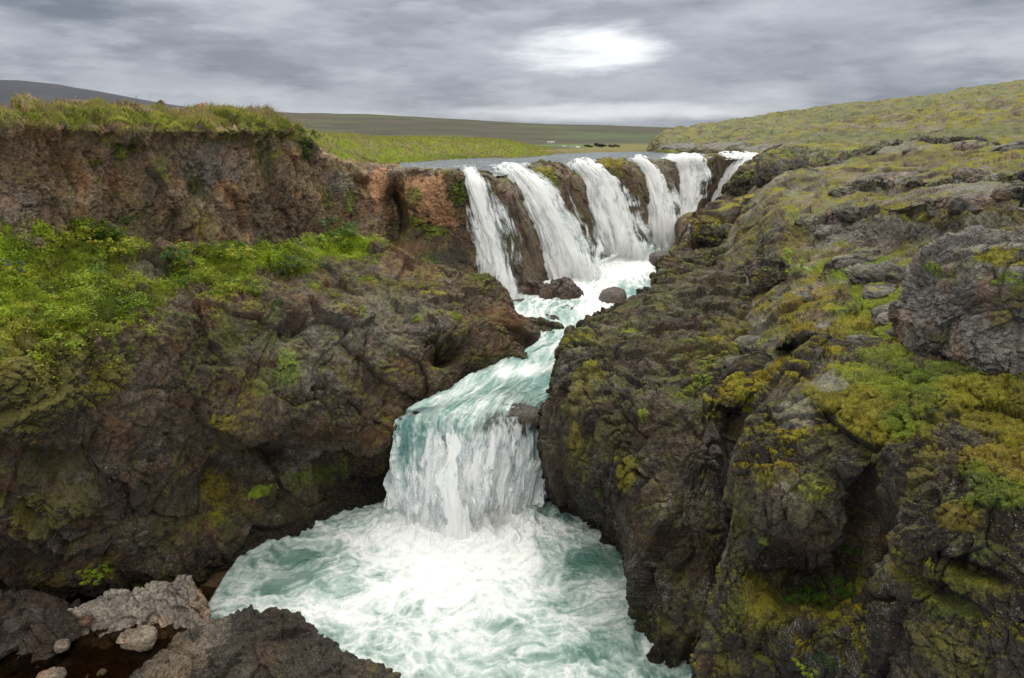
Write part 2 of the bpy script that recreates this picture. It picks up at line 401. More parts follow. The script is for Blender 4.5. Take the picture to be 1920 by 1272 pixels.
#@@TERRAIN
# ---- A: lower left gorge wall and its terrace (columns near -> far; rows water -> back of terrace)
A = [
 [(-450,1180,17),(-450,950,16),(-450,800,15.5),(-450,650,16),(-450,540,18),(-450,430,20)],
 [(0,1130,19.3),(0,950,18.3),(0,800,17.2),(0,690,17),(0,560,19.5),(0,420,22)],
 [(200,1110,20.2),(200,950,19.3),(200,800,19),(200,640,20),(200,540,22.5),(200,440,26)],
 [(370,1090,20.7),(375,950,22),(390,800,22),(400,600,23.5),(420,540,26),(400,470,30)],
 [(500,1020,23.2),(510,920,24.4),(520,790,23.4),(530,590,25.5),(540,530,29),(520,465,33.5)],
 [(620,975,25),(620,880,25.5),(630,780,24.8),(650,590,27.5),(650,520,32),(640,450,38)],
 [(715,957,26),(722,870,26.0),(732,785,26),(760,620,28.5),(760,540,33),(760,495,37)],
 [(800,775,27.0),(805,740,27.3),(810,700,27.6),(820,610,29.5),(840,550,33),(850,508,36.5)],
 [(870,735,28.5),(872,708,29),(880,670,29.3),(900,600,31),(905,560,33.5),(895,525,35.5)],
 [(940,692,30),(942,672,30.5),(944,640,31),(945,600,32),(940,575,33.5),(925,555,36)],
 [(1000,658,31.6),(1000,642,32.3),(1000,625,32.8),(995,612,33.3),(985,600,34.5),(960,585,36.5)],
 [(1045,628,33.8),(1045,620,34.2),(1040,613,34.6),(1030,606,35),(1015,600,35.5),(990,592,36.5)],
]
cols = []
for k, c in enumerate(A):
    pts = [P(*q) for q in c]; sh = (0, 0, 0, 0, 0, .25, .5, .65, .6, .5, .3, 0)[k]; pts = [(p[0]+sh, p[1], p[2]) for p in pts]
    pts = [down(pts[0], -2)]+pts+[down(pts[-1], -1.2, 3)]
    cols.append(pts)
cols.append([down(p, -3, 0, 1.2) for p in cols[-1]])
ctrlA = np.array(cols).transpose(1, 0, 2)
def pit(G, N0):   # hollows under ledges
    for px, py, Y, rx, rz, dep in ((840, 650, 29.5, 1.0, .55, 1.5), (450, 890, 23.6, 2.0, 1.2, .9), (120, 900, 18.5, .8, .9, 1.0), (555, 610, 26, .35, .4, 1.0), (60, 860, 18, .7, .8, .8)):
        c = np.array(P(px, py, Y)); D = G-c
        q = (D[..., 0]/rx)**2+(D[..., 1]/max(rx, 1.2))**2*.4+(D[..., 2]/rz)**2
        G = G-N0*(dep*np.exp(-q*q))[..., None]
    return G.astype(np.float32)
mass('left_gorge_wall', ctrlA, 620, 900, 100, puff=.5, disp=dict(amp=.95, block=2.0, zs=.8, big=.75, step=.19, vert=.12, crack=.05, modmin=.1, soft=.35, fine=.9), post=pit,
  color=dict(base=(.054, .043, .035), alt=(.105, .086, .070), mossamt=.42, lichen=.8, thr=.7, streak=.40, warm=.9, patches=[
    (30,600,130,'mossg',.8),(0,520,180,'lime',.95),(150,470,120,'grass',.9),(120,560,160,'grass',.8),(230,575,60,'deep',.6),(60,660,100,'mossy',.8),(300,515,80,'grass',.95,45),(420,500,85,'grass',.9,28),(560,482,95,'grass',.95,22),(640,458,70,'lime',.8,26),(480,475,80,'lime',.7,30),
    (30,760,110,'olive',.85),(110,700,90,'olive',.8),(200,720,40,'mossy',.8),(770,525,50,'olive',.9,12),(545,680,30,'lime',.8,35),(220,715,40,'olive',.9,14),
    (410,910,35,'gold',.8,45),(490,915,28,'lime',.8,12),(600,890,40,'mossg',.7,25),(640,880,12,'lime',.8,30),(330,990,50,'olive',.8),(120,960,60,'olive',.7),(420,800,30,'mossy',.6,25),(180,1090,38,'mossy',.9),(830,665,25,'mossg',.9,20),(840,632,40,'olive',.9,10),(520,710,40,'mossg',.5,30),(100,880,60,'olive',.5),(50,960,40,'gold',.4),
    (960,590,60,'rust',.55,30),(960,640,50,'red',.35,30),(700,830,45,'rust',.4,30),(780,470,70,'red',.35),(280,500,45,'brown',.9,25),(600,640,120,'grey',.25,80),(720,600,150,'grey',.3,60),(850,520,50,'tan',.3,25),(300,960,120,'dark',.5),(560,960,180,'wet',.6,60),(700,930,60,'wet',.8),(480,860,90,'dark',.5,50)]))

# ---- B: upper left cliff with turf on top
B = [
 [(-500,470,19.3),(-500,400,19.6),(-500,330,19.8),(-500,275,20),(-500,250,19.6),(-500,212,20.5)],
 [(0,450,21.5),(0,370,22.3),(0,305,22.6),(0,258,22.8),(0,235,22.3),(0,196,24)],
 [(110,470,23.6),(110,380,24.3),(110,310,24.8),(110,262,24.8),(110,238,24.4),(110,198,26.5)],
 [(220,490,26.2),(220,395,26.9),(220,320,27.3),(220,268,27.6),(220,246,27.2),(220,202,29)],
 [(330,500,29),(330,400,29.5),(330,325,30),(330,266,30.2),(330,244,29.8),(330,204,32)],
 [(430,500,31.8),(430,400,32.5),(430,325,33),(430,266,33.3),(430,245,33),(430,207,35.5)],
 [(520,490,35),(520,400,35.5),(520,325,35.8),(520,262,36),(520,240,35.8),(515,222,38)],
 [(575,470,37),(575,395,37.4),(575,335,37.8),(578,285,38.2),(580,262,38.6),(560,244,41)],
 [(630,460,39.5),(635,395,40),(640,350,40.5),(640,322,41),(628,303,42),(605,290,44)],
 [(700,450,41.8),(690,400,42.2),(690,355,42.8),(690,330,43.6),(688,318,44.5),(682,311,47)],
 [(760,450,45),(750,400,45),(750,360,46),(750,335,47),(750,322,48),(750,316,50)],
]
cols = []
for c in B:
    p = [P(*q) for q in c]
    b1 = (p[-1][0]-2, p[-1][1]+7, p[-1][2]-.15); b2 = (b1[0]-5, b1[1]+22, b1[2]-.9)
    cols.append([down(p[0], -2.5, -.8)]+p+[b1, b2])
ctrlB = np.array(cols).transpose(1, 0, 2)
def turf(G, N0):
    X, Y, d = proj(G)
    return G
mass('upper_left_cliff', ctrlB, 520, 900, 200, puff=.4, disp=dict(amp=.9, block=1.2, zs=.5, big=.45, step=.26, vert=.26, crack=.09, modmin=.4),
  color=dict(base=(.20, .158, .122), alt=(.37, .30, .225), warm=.8, streak=.15, mossamt=.42, mosskind=('grass', 'mossg'), thr=.45, lichen=.6, patches=[
    (80,300,120,'red',.35,70),(140,330,60,'rust',.3,40),(220,360,50,'red',.25),(380,300,60,'pale',.35,30),(60,440,60,'pale',.3,20),(10,390,70,'grey',.4,40),(400,310,60,'grey',.75,45),(330,300,70,'tan',.5),(300,430,80,'brown',.6),(190,410,70,'tan',.5,50),(540,330,35,'tan',.8,40),(560,300,25,'orange',.4,25),(650,340,50,'grey',.6,25),(520,400,90,'brown',.6,60),
    (310,320,20,'mossg',.7,35),(375,350,22,'deep',.8,30),(235,290,12,'lime',.9,16),(500,300,25,'deep',.7,50),(470,260,25,'deep',.8,25),(582,275,22,'deep',.95,22),(620,370,25,'mossg',.6),(390,420,30,'mossy',.6),(665,380,18,'mossg',.9,30)]+
    [(x,y-5,90,'grass',.97,19) for x,y in ((-60,215),(40,215),(120,218),(200,220),(290,222),(370,224),(450,226),(520,232),(560,250))]+
    [(x,y,45,'olive',.8,13) for x,y in ((10,245),(70,250),(150,255),(210,262),(260,250),(320,255),(400,258),(450,262),(540,262))]))

# ---- C: the wall the upper falls drop over, from the red alcove to the right bank
Cw = [
 [(650,320,45),(650,360,44),(655,400,43.4),(660,440,42.8),(665,480,41.5),(665,530,40)],
 [(700,320,44),(700,350,43.3),(705,390,42.8),(705,430,42.8),(700,470,41.3),(700,520,38.5)],
 [(738,322,44),(738,346,43.8),(738,375,45),(738,430,45),(735,465,42.5),(735,515,38.5)],
 [(775,318,43.0),(775,345,42.4),(775,380,42.2),(775,425,42.6),(775,470,41.3),(775,520,38.5)],
 [(830,318,42.8),(830,345,42.1),(830,385,41.9),(830,430,42.2),(830,460,41.3),(830,520,39)],
 [(862,323,42.8),(866,345,42.0),(872,390,41.7),(880,440,41.6),(888,490,41.0),(900,545,39.5)],
 [(882,330,43.6),(892,360,43.2),(908,420,42.6),(928,480,41.5),(942,530,40.6),(950,570,39.8)],
 [(908,326,44.2),(918,348,43.0),(930,400,42.5),(950,450,42.2),(960,500,41.8),(975,560,40.4)],
 [(935,334,46.5),(955,358,44.0),(968,395,43.4),(978,440,43.3),(988,490,43),(1002,560,41.4)],
 [(960,328,50),(985,355,49),(1018,420,48),(1040,470,47.5),(1055,515,47),(1070,545,46.4)],
 [(1000,309,51.5),(1018,325,49.2),(1040,360,48.6),(1052,400,48.8),(1075,450,49.5),(1100,510,49)],
 [(1050,308,53.5),(1060,330,51.8),(1068,365,51.8),(1080,410,52.2),(1100,450,52.5),(1125,510,51)],
 [(1085,317,57.5),(1105,345,56.7),(1130,400,55.8),(1150,440,55.2),(1165,475,54.7),(1175,505,54)],
 [(1125,300,59),(1135,315,56.8),(1150,345,56.6),(1160,380,56.8),(1185,420,56.6),(1205,485,55)],
 [(1165,299,60.3),(1178,315,58.8),(1188,350,58.6),(1196,390,58.6),(1207,430,58.2),(1215,485,57)],
 [(1198,306,63.5),(1215,335,62.7),(1230,380,61.8),(1240,420,61),(1245,450,60.3),(1250,485,59)],
 [(1228,299,65.3),(1238,315,63.7),(1246,340,63.6),(1252,365,63.7),(1257,400,63.4),(1258,470,61)],
 [(1278,303,70.5),(1285,325,70.2),(1285,350,69.4),(1283,380,68.5),(1280,410,67),(1270,460,62.5)],
 [(1335,292,73),(1330,300,71.5),(1328,330,71.2),(1325,360,71.2),(1318,385,71),(1300,440,66)],
 [(1385,298,77),(1370,325,76.5),(1355,355,75.3),(1340,380,74),(1320,405,72),(1300,450,67)],
 [(1430,293,79),(1418,320,78),(1395,350,77.5),(1375,375,77),(1345,410,75),(1310,460,70)],
]
cols = []
for c in Cw:
    p = [P(*q) for q in c]
    cols.append([(p[0][0]-1, p[0][1]+9, 12.6), (p[0][0]-.3, p[0][1]+2.5, p[0][2]-.25)]+p+[down(p[-1], -2.5, -.5)])
ctrlC = np.array(cols).transpose(1, 0, 2)
mass('falls_wall', ctrlC, 420, 900, 300, material=M_WET, disp=dict(amp=.55, block=1.5, zs=.6, big=.5, step=.2, vert=.15),
  color=dict(base=(.075, .058, .045), alt=(.13, .10, .076), streak=.3, mossamt=.35, lichen=.1, thr=.6, patches=[
    (700,360,55,'orange',1,60),(715,410,40,'orange',.8,40),(800,360,48,'orange',.95,55),(830,400,34,'orange',.8,45),(780,325,60,'tan',.5,16),(770,370,22,'mossg',.8,22),(740,400,16,'dark',.9,45),(862,370,20,'deep',1,46),(862,355,16,'mossg',.8,30),
    (775,426,20,'lime',.9,18),(820,428,35,'mossg',.9,12),(700,440,30,'red',.6,20),(750,470,60,'red',.6,30),(850,470,40,'wet',.8,30),(800,480,30,'deep',.7,20),
    (912,345,22,'olive',.6,16),(955,360,20,'rust',.4,20),(965,470,25,'deep',.5,50),(975,520,25,'dark',.6,30),(1025,320,40,'mossy',.9,20),(1045,345,25,'mossg',.5,30),(1150,303,38,'gold',.9,12),(1165,320,25,'mossy',.6,15),(1150,350,40,'dark',.4,50),(1235,320,14,'olive',.9,24),(1330,300,22,'mossy',.8,14),(1330,345,20,'olive',.5,40),(1195,430,22,'dark',.5,40)]))

# ---- D: dark right gorge wall beside the channel and pool
D = [
 [(1500,1280,18.5),(1480,1100,19.3),(1470,950,20),(1460,850,20.8),(1450,770,21.4),(1500,740,21.8),(1550,670,23)],
 [(1388,1275,18.5),(1378,1100,19.5),(1374,950,20.3),(1370,860,20.9),(1374,775,21.5),(1430,745,21.9),(1480,655,24)],
 [(1340,1262,16.6),(1352,1100,17.3),(1352,950,18.2),(1352,850,19.1),(1350,760,20.5),(1400,742,21.2),(1455,655,24)],
 [(1270,1245,16.9),(1285,1100,17.6),(1288,950,18.4),(1292,850,19.2),(1300,757,20.8),(1370,740,22),(1440,650,25)],
 [(1192,1190,18.2),(1200,1080,18.9),(1205,950,19.8),(1212,850,20.6),(1228,756,21.8),(1330,738,23),(1430,640,26.5)],
 [(1175,1075,21.4),(1165,990,21.3),(1140,900,21.2),(1145,800,22),(1180,740,23.2),(1280,690,25),(1425,600,29)],
 [(1100,990,24.3),(1085,935,23.7),(1060,860,23.6),(1060,760,24.4),(1090,670,26.6),(1230,610,29),(1420,555,33)],
 [(1012,940,26.6),(1014,880,26.5),(1014,800,26.2),(1035,730,26.5),(1065,655,28.3),(1200,588,32),(1400,530,36.5)],
 [(1030,760,27.2),(1036,722,28),(1048,688,28.7),(1062,655,29.4),(1082,622,30.8),(1200,565,34.5),(1385,505,40.5)],
 [(1080,655,31),(1085,635,31.8),(1095,618,32.5),(1105,604,33.5),(1130,592,35),(1230,540,38),(1375,487,44.5)],
 [(1183,595,36.2),(1190,581,36.8),(1200,566,37.3),(1210,551,38),(1225,536,39),(1270,510,41.5),(1370,476,47.5)],
 [(1225,545,42.0),(1228,527,42.8),(1230,507,43.5),(1235,492,44.5),(1250,482,46),(1300,474,48),(1370,465,50)],
 [(1240,500,50),(1245,492,50),(1250,487,50.3),(1260,482,50.6),(1275,478,51),(1320,470,52),(1380,460,53)],
]
cols = []
for c in D:
    p = [P(*q) for q in c]
    cols.append([down(p[0], -2.5)]+p+[down(p[-1], -1.5, 2, 3)])
ctrlD = np.array(cols).transpose(1, 0, 2)
mass('right_gorge_wall', ctrlD, 560, 760, 400, disp=dict(amp=.85, block=1.7, zs=.42, big=.5, step=.20, vert=.32, crack=.08, modmin=.3, soft=.15),
  color=dict(base=(.029, .024, .021), alt=(.056, .047, .040), warm=.6, streak=.28, mossamt=.35, lichen=1.0, thr=.75, patches=[
    (1300,520,90,'brown',.6,25),(1350,490,70,'brown',.5,15),(1080,730,40,'olive',.6,60),(1100,700,45,'mossy',.4,25),(1200,770,14,'lime',.6,16),(1165,880,20,'mossy',.75,45),(1070,830,20,'gold',.5,40),(1085,880,16,'olive',.6,40),(1130,820,50,'olive',.4,50),(1330,740,40,'mossy',.95,10),(1250,560,60,'olive',.3,20),(1380,600,50,'olive',.5,40),(1420,640,30,'gold',.7,30),(1250,640,60,'olive',.3,30),
    (1250,800,60,'brown',.5,60),(1230,900,40,'brown',.4,80),(1280,830,60,'brown',.3,60),(1200,1100,60,'wet',.8,90),(1100,960,60,'wet',.8,50),(1040,850,40,'wet',.5,80),(1260,480,30,'rust',.3,14),(1270,505,30,'mossy',.4,12)]))
# ---- D2: right bank beside the far falls
D2 = [
 [(1235,500,49),(1275,470,49.5),(1285,450,50),(1292,430,51),(1300,412,52.5),(1370,398,55),(1440,372,57)],
 [(1268,468,57.5),(1270,445,58),(1273,422,59),(1288,402,60.5),(1355,387,62.5),(1415,357,66),(1480,315,70)],
 [(1310,425,64.5),(1325,403,65.5),(1345,387,66.5),(1362,367,67.5),(1370,337,69),(1395,313,70),(1445,285,76)],
 [(1350,390,73.5),(1366,367,73.8),(1376,347,74),(1388,327,74.5),(1403,310,75.5),(1430,292,78),(1480,270,84)],
 [(1425,302,80),(1428,296,80.5),(1434,289,81.5),(1440,282,83),(1448,275,85),(1470,266,88),(1510,254,92)],
]
cols = []
for c in D2:
    p = [P(*q) for q in c]
    cols.append([down(p[0], -2)]+p+[down(p[-1], -2, 3, 3)])
cols.insert(0, [down(p, -3.5, -.6, .3) for p in cols[0]])
mass('right_falls_bank', np.array(cols).transpose(1, 0, 2), 260, 300, 450, disp=dict(amp=.8, block=1.6, zs=.6, big=.5, step=.2),
  color=dict(base=(.055, .047, .042), alt=(.085, .076, .068), mossamt=.5, lichen=.4, thr=.6, mosskind=('mossy', 'olive'), patches=[(1310,440,30,'olive',.8,15),(1340,420,50,'mossy',.8,12),(1420,330,40,'dark',.6,20),(1385,350,20,'dark',.8,30),(1280,430,20,'grey',.6,20)]))

# ---- F: near right rock mass
F = [
 [(1400,1290,16),(1420,1100,17),(1420,950,17.5),(1430,850,18),(1450,770,18.5),(1500,700,19.5),(1530,650,21)],
 [(1292,1300,12.8),(1340,1120,13.2),(1362,980,13.6),(1378,860,14.2),(1402,780,15),(1480,700,16.2),(1540,630,18.5)],
 [(1400,1300,11.8),(1410,1160,12.3),(1410,1080,13.2),(1400,980,12.8),(1430,850,13.5),(1490,740,15),(1570,640,18)],
 [(1480,1300,11.2),(1490,1170,11.6),(1490,1095,13.2),(1480,970,12.3),(1500,860,12.9),(1550,740,14.3),(1620,645,17.2)],
 [(1560,1300,10.6),(1560,1165,11.1),(1560,1090,12.8),(1550,980,12.1),(1570,860,12.6),(1620,745,13.7),(1690,650,16.5)],
 [(1640,1300,9.8),(1640,1130,10.6),(1640,1050,12.2),(1630,950,12.6),(1655,860,12.0),(1690,750,13.1),(1750,665,15.3)],
 [(1700,1300,9),(1700,1120,9.6),(1700,1000,10),(1710,910,10.5),(1740,820,11.5),(1790,745,12.7),(1830,700,13.8)],
 [(1830,1300,8.5),(1830,1150,8.9),(1830,1040,9.2),(1840,940,9.6),(1855,860,10.4),(1880,785,11.6),(1900,725,12.9)],
 [(2000,1300,8),(2000,1150,8.3),(2000,1050,8.6),(2000,950,9),(2010,860,9.8),(2030,785,11),(2050,725,12.4)],
 [(2400,1300,7),(2400,1150,7.3),(2400,1050,7.6),(2400,950,8),(2400,860,9),(2400,780,10),(2400,720,11.4)],
]
cols = []
for c in F:
    p = [P(*q) for q in c]
    cols.append([(p[0][0], p[0][1]+.3, -1.5), (p[0][0], p[0][1], p[0][2]*.5)]+p+[down(p[-1], -1.0, 3, 0)])
def pitF(G, N0):
    for px, py, Y, rx, rz, dep in ((1625, 1000, 12, .28, .9, .8), (1500, 1095, 13, .9, .25, .4), (1720, 1080, 9.8, .45, .16, .4), (1800, 1060, 9.3, .45, .16, .4), (1650, 900, 12, .2, .5, .35)):
        c = np.array(P(px, py, Y)); Dd = G-c
        q = (Dd[..., 0]/rx)**2+(Dd[..., 1]/1.2)**2*.4+(Dd[..., 2]/rz)**2
        G = G-N0*(dep*np.exp(-q*q))[..., None]
    for px, py, Y, rx, rz, dep in ((1490, 970, 12.6, .8, .7, .35), (1560, 1000, 12.3, .5, .6, .3)):
        c = np.array(P(px, py, Y)); Dd = G-c
        q = (Dd[..., 0]/rx)**2+(Dd[..., 1]/1.2)**2*.4+(Dd[..., 2]/rz)**2
        G = G+N0*(.4*dep*np.exp(-q*q))[..., None]
    return G.astype(np.float32)
mass('near_right_crag', np.array(cols).transpose(1, 0, 2), 720, 860, 500, disp=dict(amp=.66, block=1.0, zs=.6, big=.45, step=.26, fine=.8, vert=.15, crack=.09, modmin=.5), post=pitF,
  color=dict(base=(.030, .026, .023), alt=(.078, .069, .060), warm=.5, streak=.4, mossamt=.5, lichen=.8, thr=.72, mosskind=('mossy', 'gold'), patches=[
    (1640,760,120,'mossy',.85,60),(1720,720,90,'mossg',.8,50),(1800,700,90,'mossg',.7,50),(1700,800,60,'mossg',.8,40),(1560,720,60,'mossy',.5,40),(1850,760,110,'mossy',.85,60),(1880,860,90,'gold',.7,50),(1860,910,60,'mossg',.7,30),(1600,690,80,'grass',.6,30),(1660,660,60,'grass',.7,30),(1480,760,40,'grey',.5,40),(1550,700,40,'grey',.6,25),
    (1440,1020,40,'mossg',.9,9),(1420,1100,60,'mossy',.5,30),(1480,1150,50,'olive',.6,15),(1430,890,25,'mossy',.5,25),(1560,1060,50,'brown',.6,60),(1500,960,60,'brown',.7,60),(1640,1020,30,'rust',.5,50),(1620,800,40,'gold',.4,30),(1760,1220,70,'olive',.6,50),(1800,1100,60,'mossy',.3,40),(1790,970,35,'gold',.5,25),(1560,880,70,'dark',.5,40)]))

# ---- G: mossy slope and rock bands rising to the right
Gp = [
 [(1400,720,21.5),(1500,690,19.5),(1600,680,18),(1700,680,16.5),(1850,730,13.8),(2100,760,11.5)],
 [(1425,620,27),(1500,600,24),(1600,585,22.5),(1700,580,21),(1850,560,18.5),(2150,560,15)],
 [(1420,555,33),(1485,530,30),(1590,500,28.5),(1700,490,26.5),(1850,455,23),(2150,445,18)],
 [(1405,505,40),(1460,485,36),(1560,465,34.5),(1690,463,31),(1850,436,25.5),(2150,425,20)],
 [(1385,450,46),(1465,410,40),(1575,405,36.5),(1700,385,33),(1850,375,28),(2150,350,23)],
 [(1390,405,54),(1450,352,52),(1575,340,48),(1700,330,43),(1850,325,37),(2150,300,31)],
 [(1420,345,65),(1480,300,64),(1580,292,59),(1700,278,55),(1850,272,49),(2150,255,42)],
 [(1440,292,80),(1500,265,79),(1600,252,76),(1700,240,72),(1850,222,66),(2150,195,58)],
 [(1450,262,95),(1520,240,93),(1620,222,90),(1720,205,86),(1870,182,80),(2200,150,72)],
]
left_ = [(1330,780,21.5),(1340,680,27),(1330,600,34),(1325,530,41),(1320,475,48),(1330,435,58),(1372,370,68),(1405,314,80),(1415,285,95)]
Gp = [[l]+r for l, r in zip(left_, Gp)]
rows = [[P(*q) for q in r] for r in Gp]
for r in rows: r[0] = down(r[0], -1.1)
rows = [[down(p, -2, -1) for p in rows[0]]]+rows+[[down(p, -4, 12) for p in rows[-1]]]
mass('right_slope', rows, 620, 640, 600, disp=dict(amp=.85, block=1.7, zs=1.2, big=.75, step=.13, fine=1.1, crack=.05),
  color=dict(base=(.085, .074, .062), alt=(.21, .198, .18), warm=.3, streak=.42, mossamt=.62, lichen=1.0, thr=.66, mosskind=('mossy', 'olive'), patches=[
    (1650,560,90,'grass',.95,70),(1620,500,90,'mossg',.95,35),(1670,630,80,'grass',.9,40),(1600,600,60,'mossy',.85,40),(1500,620,60,'gold',.95,40),(1440,690,45,'gold',.95,40),(1520,560,60,'gold',.7,35),(1500,480,40,'olive',.7,30),(1740,490,90,'mossg',.8,16),(1700,395,110,'mossy',.9,18),(1820,400,100,'olive',.8,26),(1750,420,60,'dark',.4,20),(1480,440,50,'olive',.6,40),(1400,430,50,'olive',.7,35),(1340,440,30,'mossy',.6,20),
    (1440,320,60,'dark',.5,25),(1500,300,70,'grey',.8,22),(1620,340,90,'grey',.7,16),(1850,350,90,'grey',.7,10),(1560,420,60,'grey',.6,22),(1700,430,80,'grey',.7,20),(1850,410,60,'grey',.5,16),(1560,285,30,'gold',.8,18),(1600,270,35,'grass',.8,14),(1560,250,120,'silver',.7,16),(1480,290,70,'grey',.8,16),(1500,330,60,'dark',.5,20),(1700,250,150,'silver',.6,16),(1750,290,150,'olive',.7,14),(1650,270,80,'grey',.7,12),(1850,240,120,'silver',.7,20),(1800,340,80,'grey',.6,16),(1880,280,60,'gold',.5,14),(1650,430,60,'grey',.5,30),(1780,450,60,'grey',.5,20),(1600,440,50,'grey',.4,30)]))

# ---- H: hill on the far right bank
H = [
 [(1226,290,103),(1230,280,104),(1232,268,106),(1236,258,112),(1240,256,122)],
 [(1290,291,98),(1290,276,99),(1292,262,105),(1296,242,118),(1300,240,130)],
 [(1360,292,91),(1360,274,92.5),(1366,258,100),(1376,230,114),(1380,229,128)],
 [(1430,293,84),(1440,274,87),(1450,254,95),(1470,216,110),(1470,216,126)],
 [(1510,290,80),(1520,262,84),(1540,240,92),(1560,203,106),(1560,204,122)],
 [(1700,270,74),(1710,250,78),(1720,225,86),(1720,187,100),(1720,190,118)],
 [(1920,250,66),(1920,230,70),(1920,200,78),(1920,154,94),(1920,158,112)],
 [(2250,230,56),(2250,200,60),(2250,160,70),(2250,110,86),(2250,115,104)],
]
cols = []
for c in H:
    p = [P(*q) for q in c]; cols.append([down(p[0], -1.5)]+p+[down(p[-1], -5, 30)])
cols.insert(0, [down(p, -3, 5, -1.5) for p in cols[0]])
mass('far_right_hill', np.array(cols).transpose(1, 0, 2), 260, 640, 650, disp=dict(amp=1.0, block=2.6, zs=.9, big=.9, step=.07, fine=1.2, soft=.5),
  color=dict(base=(.11, .10, .085), alt=(.16, .15, .12), mossamt=.75, lichen=.8, thr=.30, mosskind=('silver', 'hay'), patches=[
   (1250,283,30,'grass',.8,5),(1400,284,60,'olive',.5,5),(1270,268,50,'grey',.9,8),(1350,270,60,'grey',.9,9),(1420,272,50,'grey',.9,8),(1600,210,130,'silver',.6,12)]))

# ---- riverbank meadow left of the upper river
Mb = [
 [(560,330,45),(560,300,46),(570,275,47),(570,256,50),(560,250,60)],
 [(640,314,50),(640,305,51),(640,285,53),(640,262,58),(630,256,68)],
 [(720,311,55.5),(720,304,57),(720,288,60),(725,266,66),(720,262,78)],
 [(800,306,61.5),(800,301,63),(800,285,67),(800,265,74),(800,262,88)],
 [(890,300.5,69),(890,296,70.5),(890,282,75),(890,266,82),(890,264,96)],
 [(960,297,75),(960,293,77),(960,284,81),(960,271,89),(960,269,105)],
 [(1005,294.5,80),(1005,292,82),(1005,288,86),(1000,280,95),(1000,277,115)],
 [(1040,292,86),(1040,290,89),(1040,289,93),(1040,287,102),(1040,284,125)],
]
cols = []
for c in Mb:
    p = [P(*q) for q in c]; cols.append([down(p[0], -1.5, -1)]+p+[down(p[-1], -3, 25)])
mass('riverbank', np.array(cols).transpose(1, 0, 2), 200, 460, 700, disp=dict(amp=.35, block=1.8, zs=.8, big=.6, step=.12, soft=.6),
  color=dict(base=(.14, .125, .05), alt=(.17, .16, .04), mossamt=1.0, lichen=0, thr=-.2, mosskind=('hay', 'grass'), patches=[
   (640,300,60,'grass',1,14),(750,292,90,'grass',.9,9),(850,288,90,'mossg',.8,7),(920,293,60,'rust',.8,3),(830,301,60,'red',.8,3),(690,308,30,'red',.7,4),(750,305,60,'tan',.6,3)]))
#@@END_TERRAIN
# ------------------------------------------------------------------ water materials
def watermat(name, mode):
    """milky glacier water: turquoise body, white foam where the foam attribute and the streaks say so"""
    m = bpy.data.materials.new(name); m.use_nodes = True; n = NT(m.node_tree)
    foam = n.attr('foam')
    tc = n.node('ShaderNodeTexCoord')
    if mode == 'pool':
        v = tc.outputs['Object']
        f1 = n.noise(v, 3.0, 9, .68, .2); f2 = n.noise(v, 9.0, 7, .72, .35); f3 = n.noise(v, 30.0, 4, .75, .1)
        k = n.math('ADD', n.math('ADD', n.math('MULTIPLY', n.math('SUBTRACT', f1, .5), .9), n.math('MULTIPLY', n.math('SUBTRACT', f2, .5), .75)), n.math('MULTIPLY', n.math('SUBTRACT', f3, .5), .45))
        lo, hi = .14, .92
    else:
        mp = n.node('ShaderNodeMapping', {0: tc.outputs['UV'], 3: (1, .30, 1)}).outputs[0]
        f1 = n.noise(mp, 2.6, 7, .62, .9); f2 = n.noise(mp, 8.0, 6, .7, .6); f3 = n.noise(mp, 24.0, 4, .7, .3)
        k = n.math('ADD', n.math('ADD', n.math('MULTIPLY', n.math('SUBTRACT', f1, .5), 1.1), n.math('MULTIPLY', n.math('SUBTRACT', f2, .5), .8)), n.math('MULTIPLY', n.math('SUBTRACT', f3, .5), .5))
        lo, hi = .16, .80
    fo = n.ss(n.math('ADD', foam, k), lo, hi)
    deep = n.attr('tint', 0)
    body = n.mix(n.ss(n.math('ADD', foam, n.math('MULTIPLY', k, .6)), -.35, .40), deep, (.46, .57, .55))
    col = n.mix(fo, body, (.84, .87, .88))
    h = n.math('ADD', n.math('MULTIPLY', f1, .5), n.math('MULTIPLY', f2, .35))
    h = n.math('ADD', h, n.math('MULTIPLY', f3, .12))
    bp = n.node('ShaderNodeBump', {'Height': h, 'Strength': .75, 'Distance': .16})
    b = n.node('ShaderNodeBsdfPrincipled', {'Base Color': col, 'Roughness': n.fmix(fo, .16, .7), 'IOR': 1.33, 'Normal': bp.outputs[0], 'Subsurface Weight': 0.0})
    n.node('ShaderNodeOutputMaterial', {0: b.outputs[0]}); return m
M_POOL = watermat('churning_pool_water', 'pool'); M_FLOW = watermat('rushing_water', 'flow')
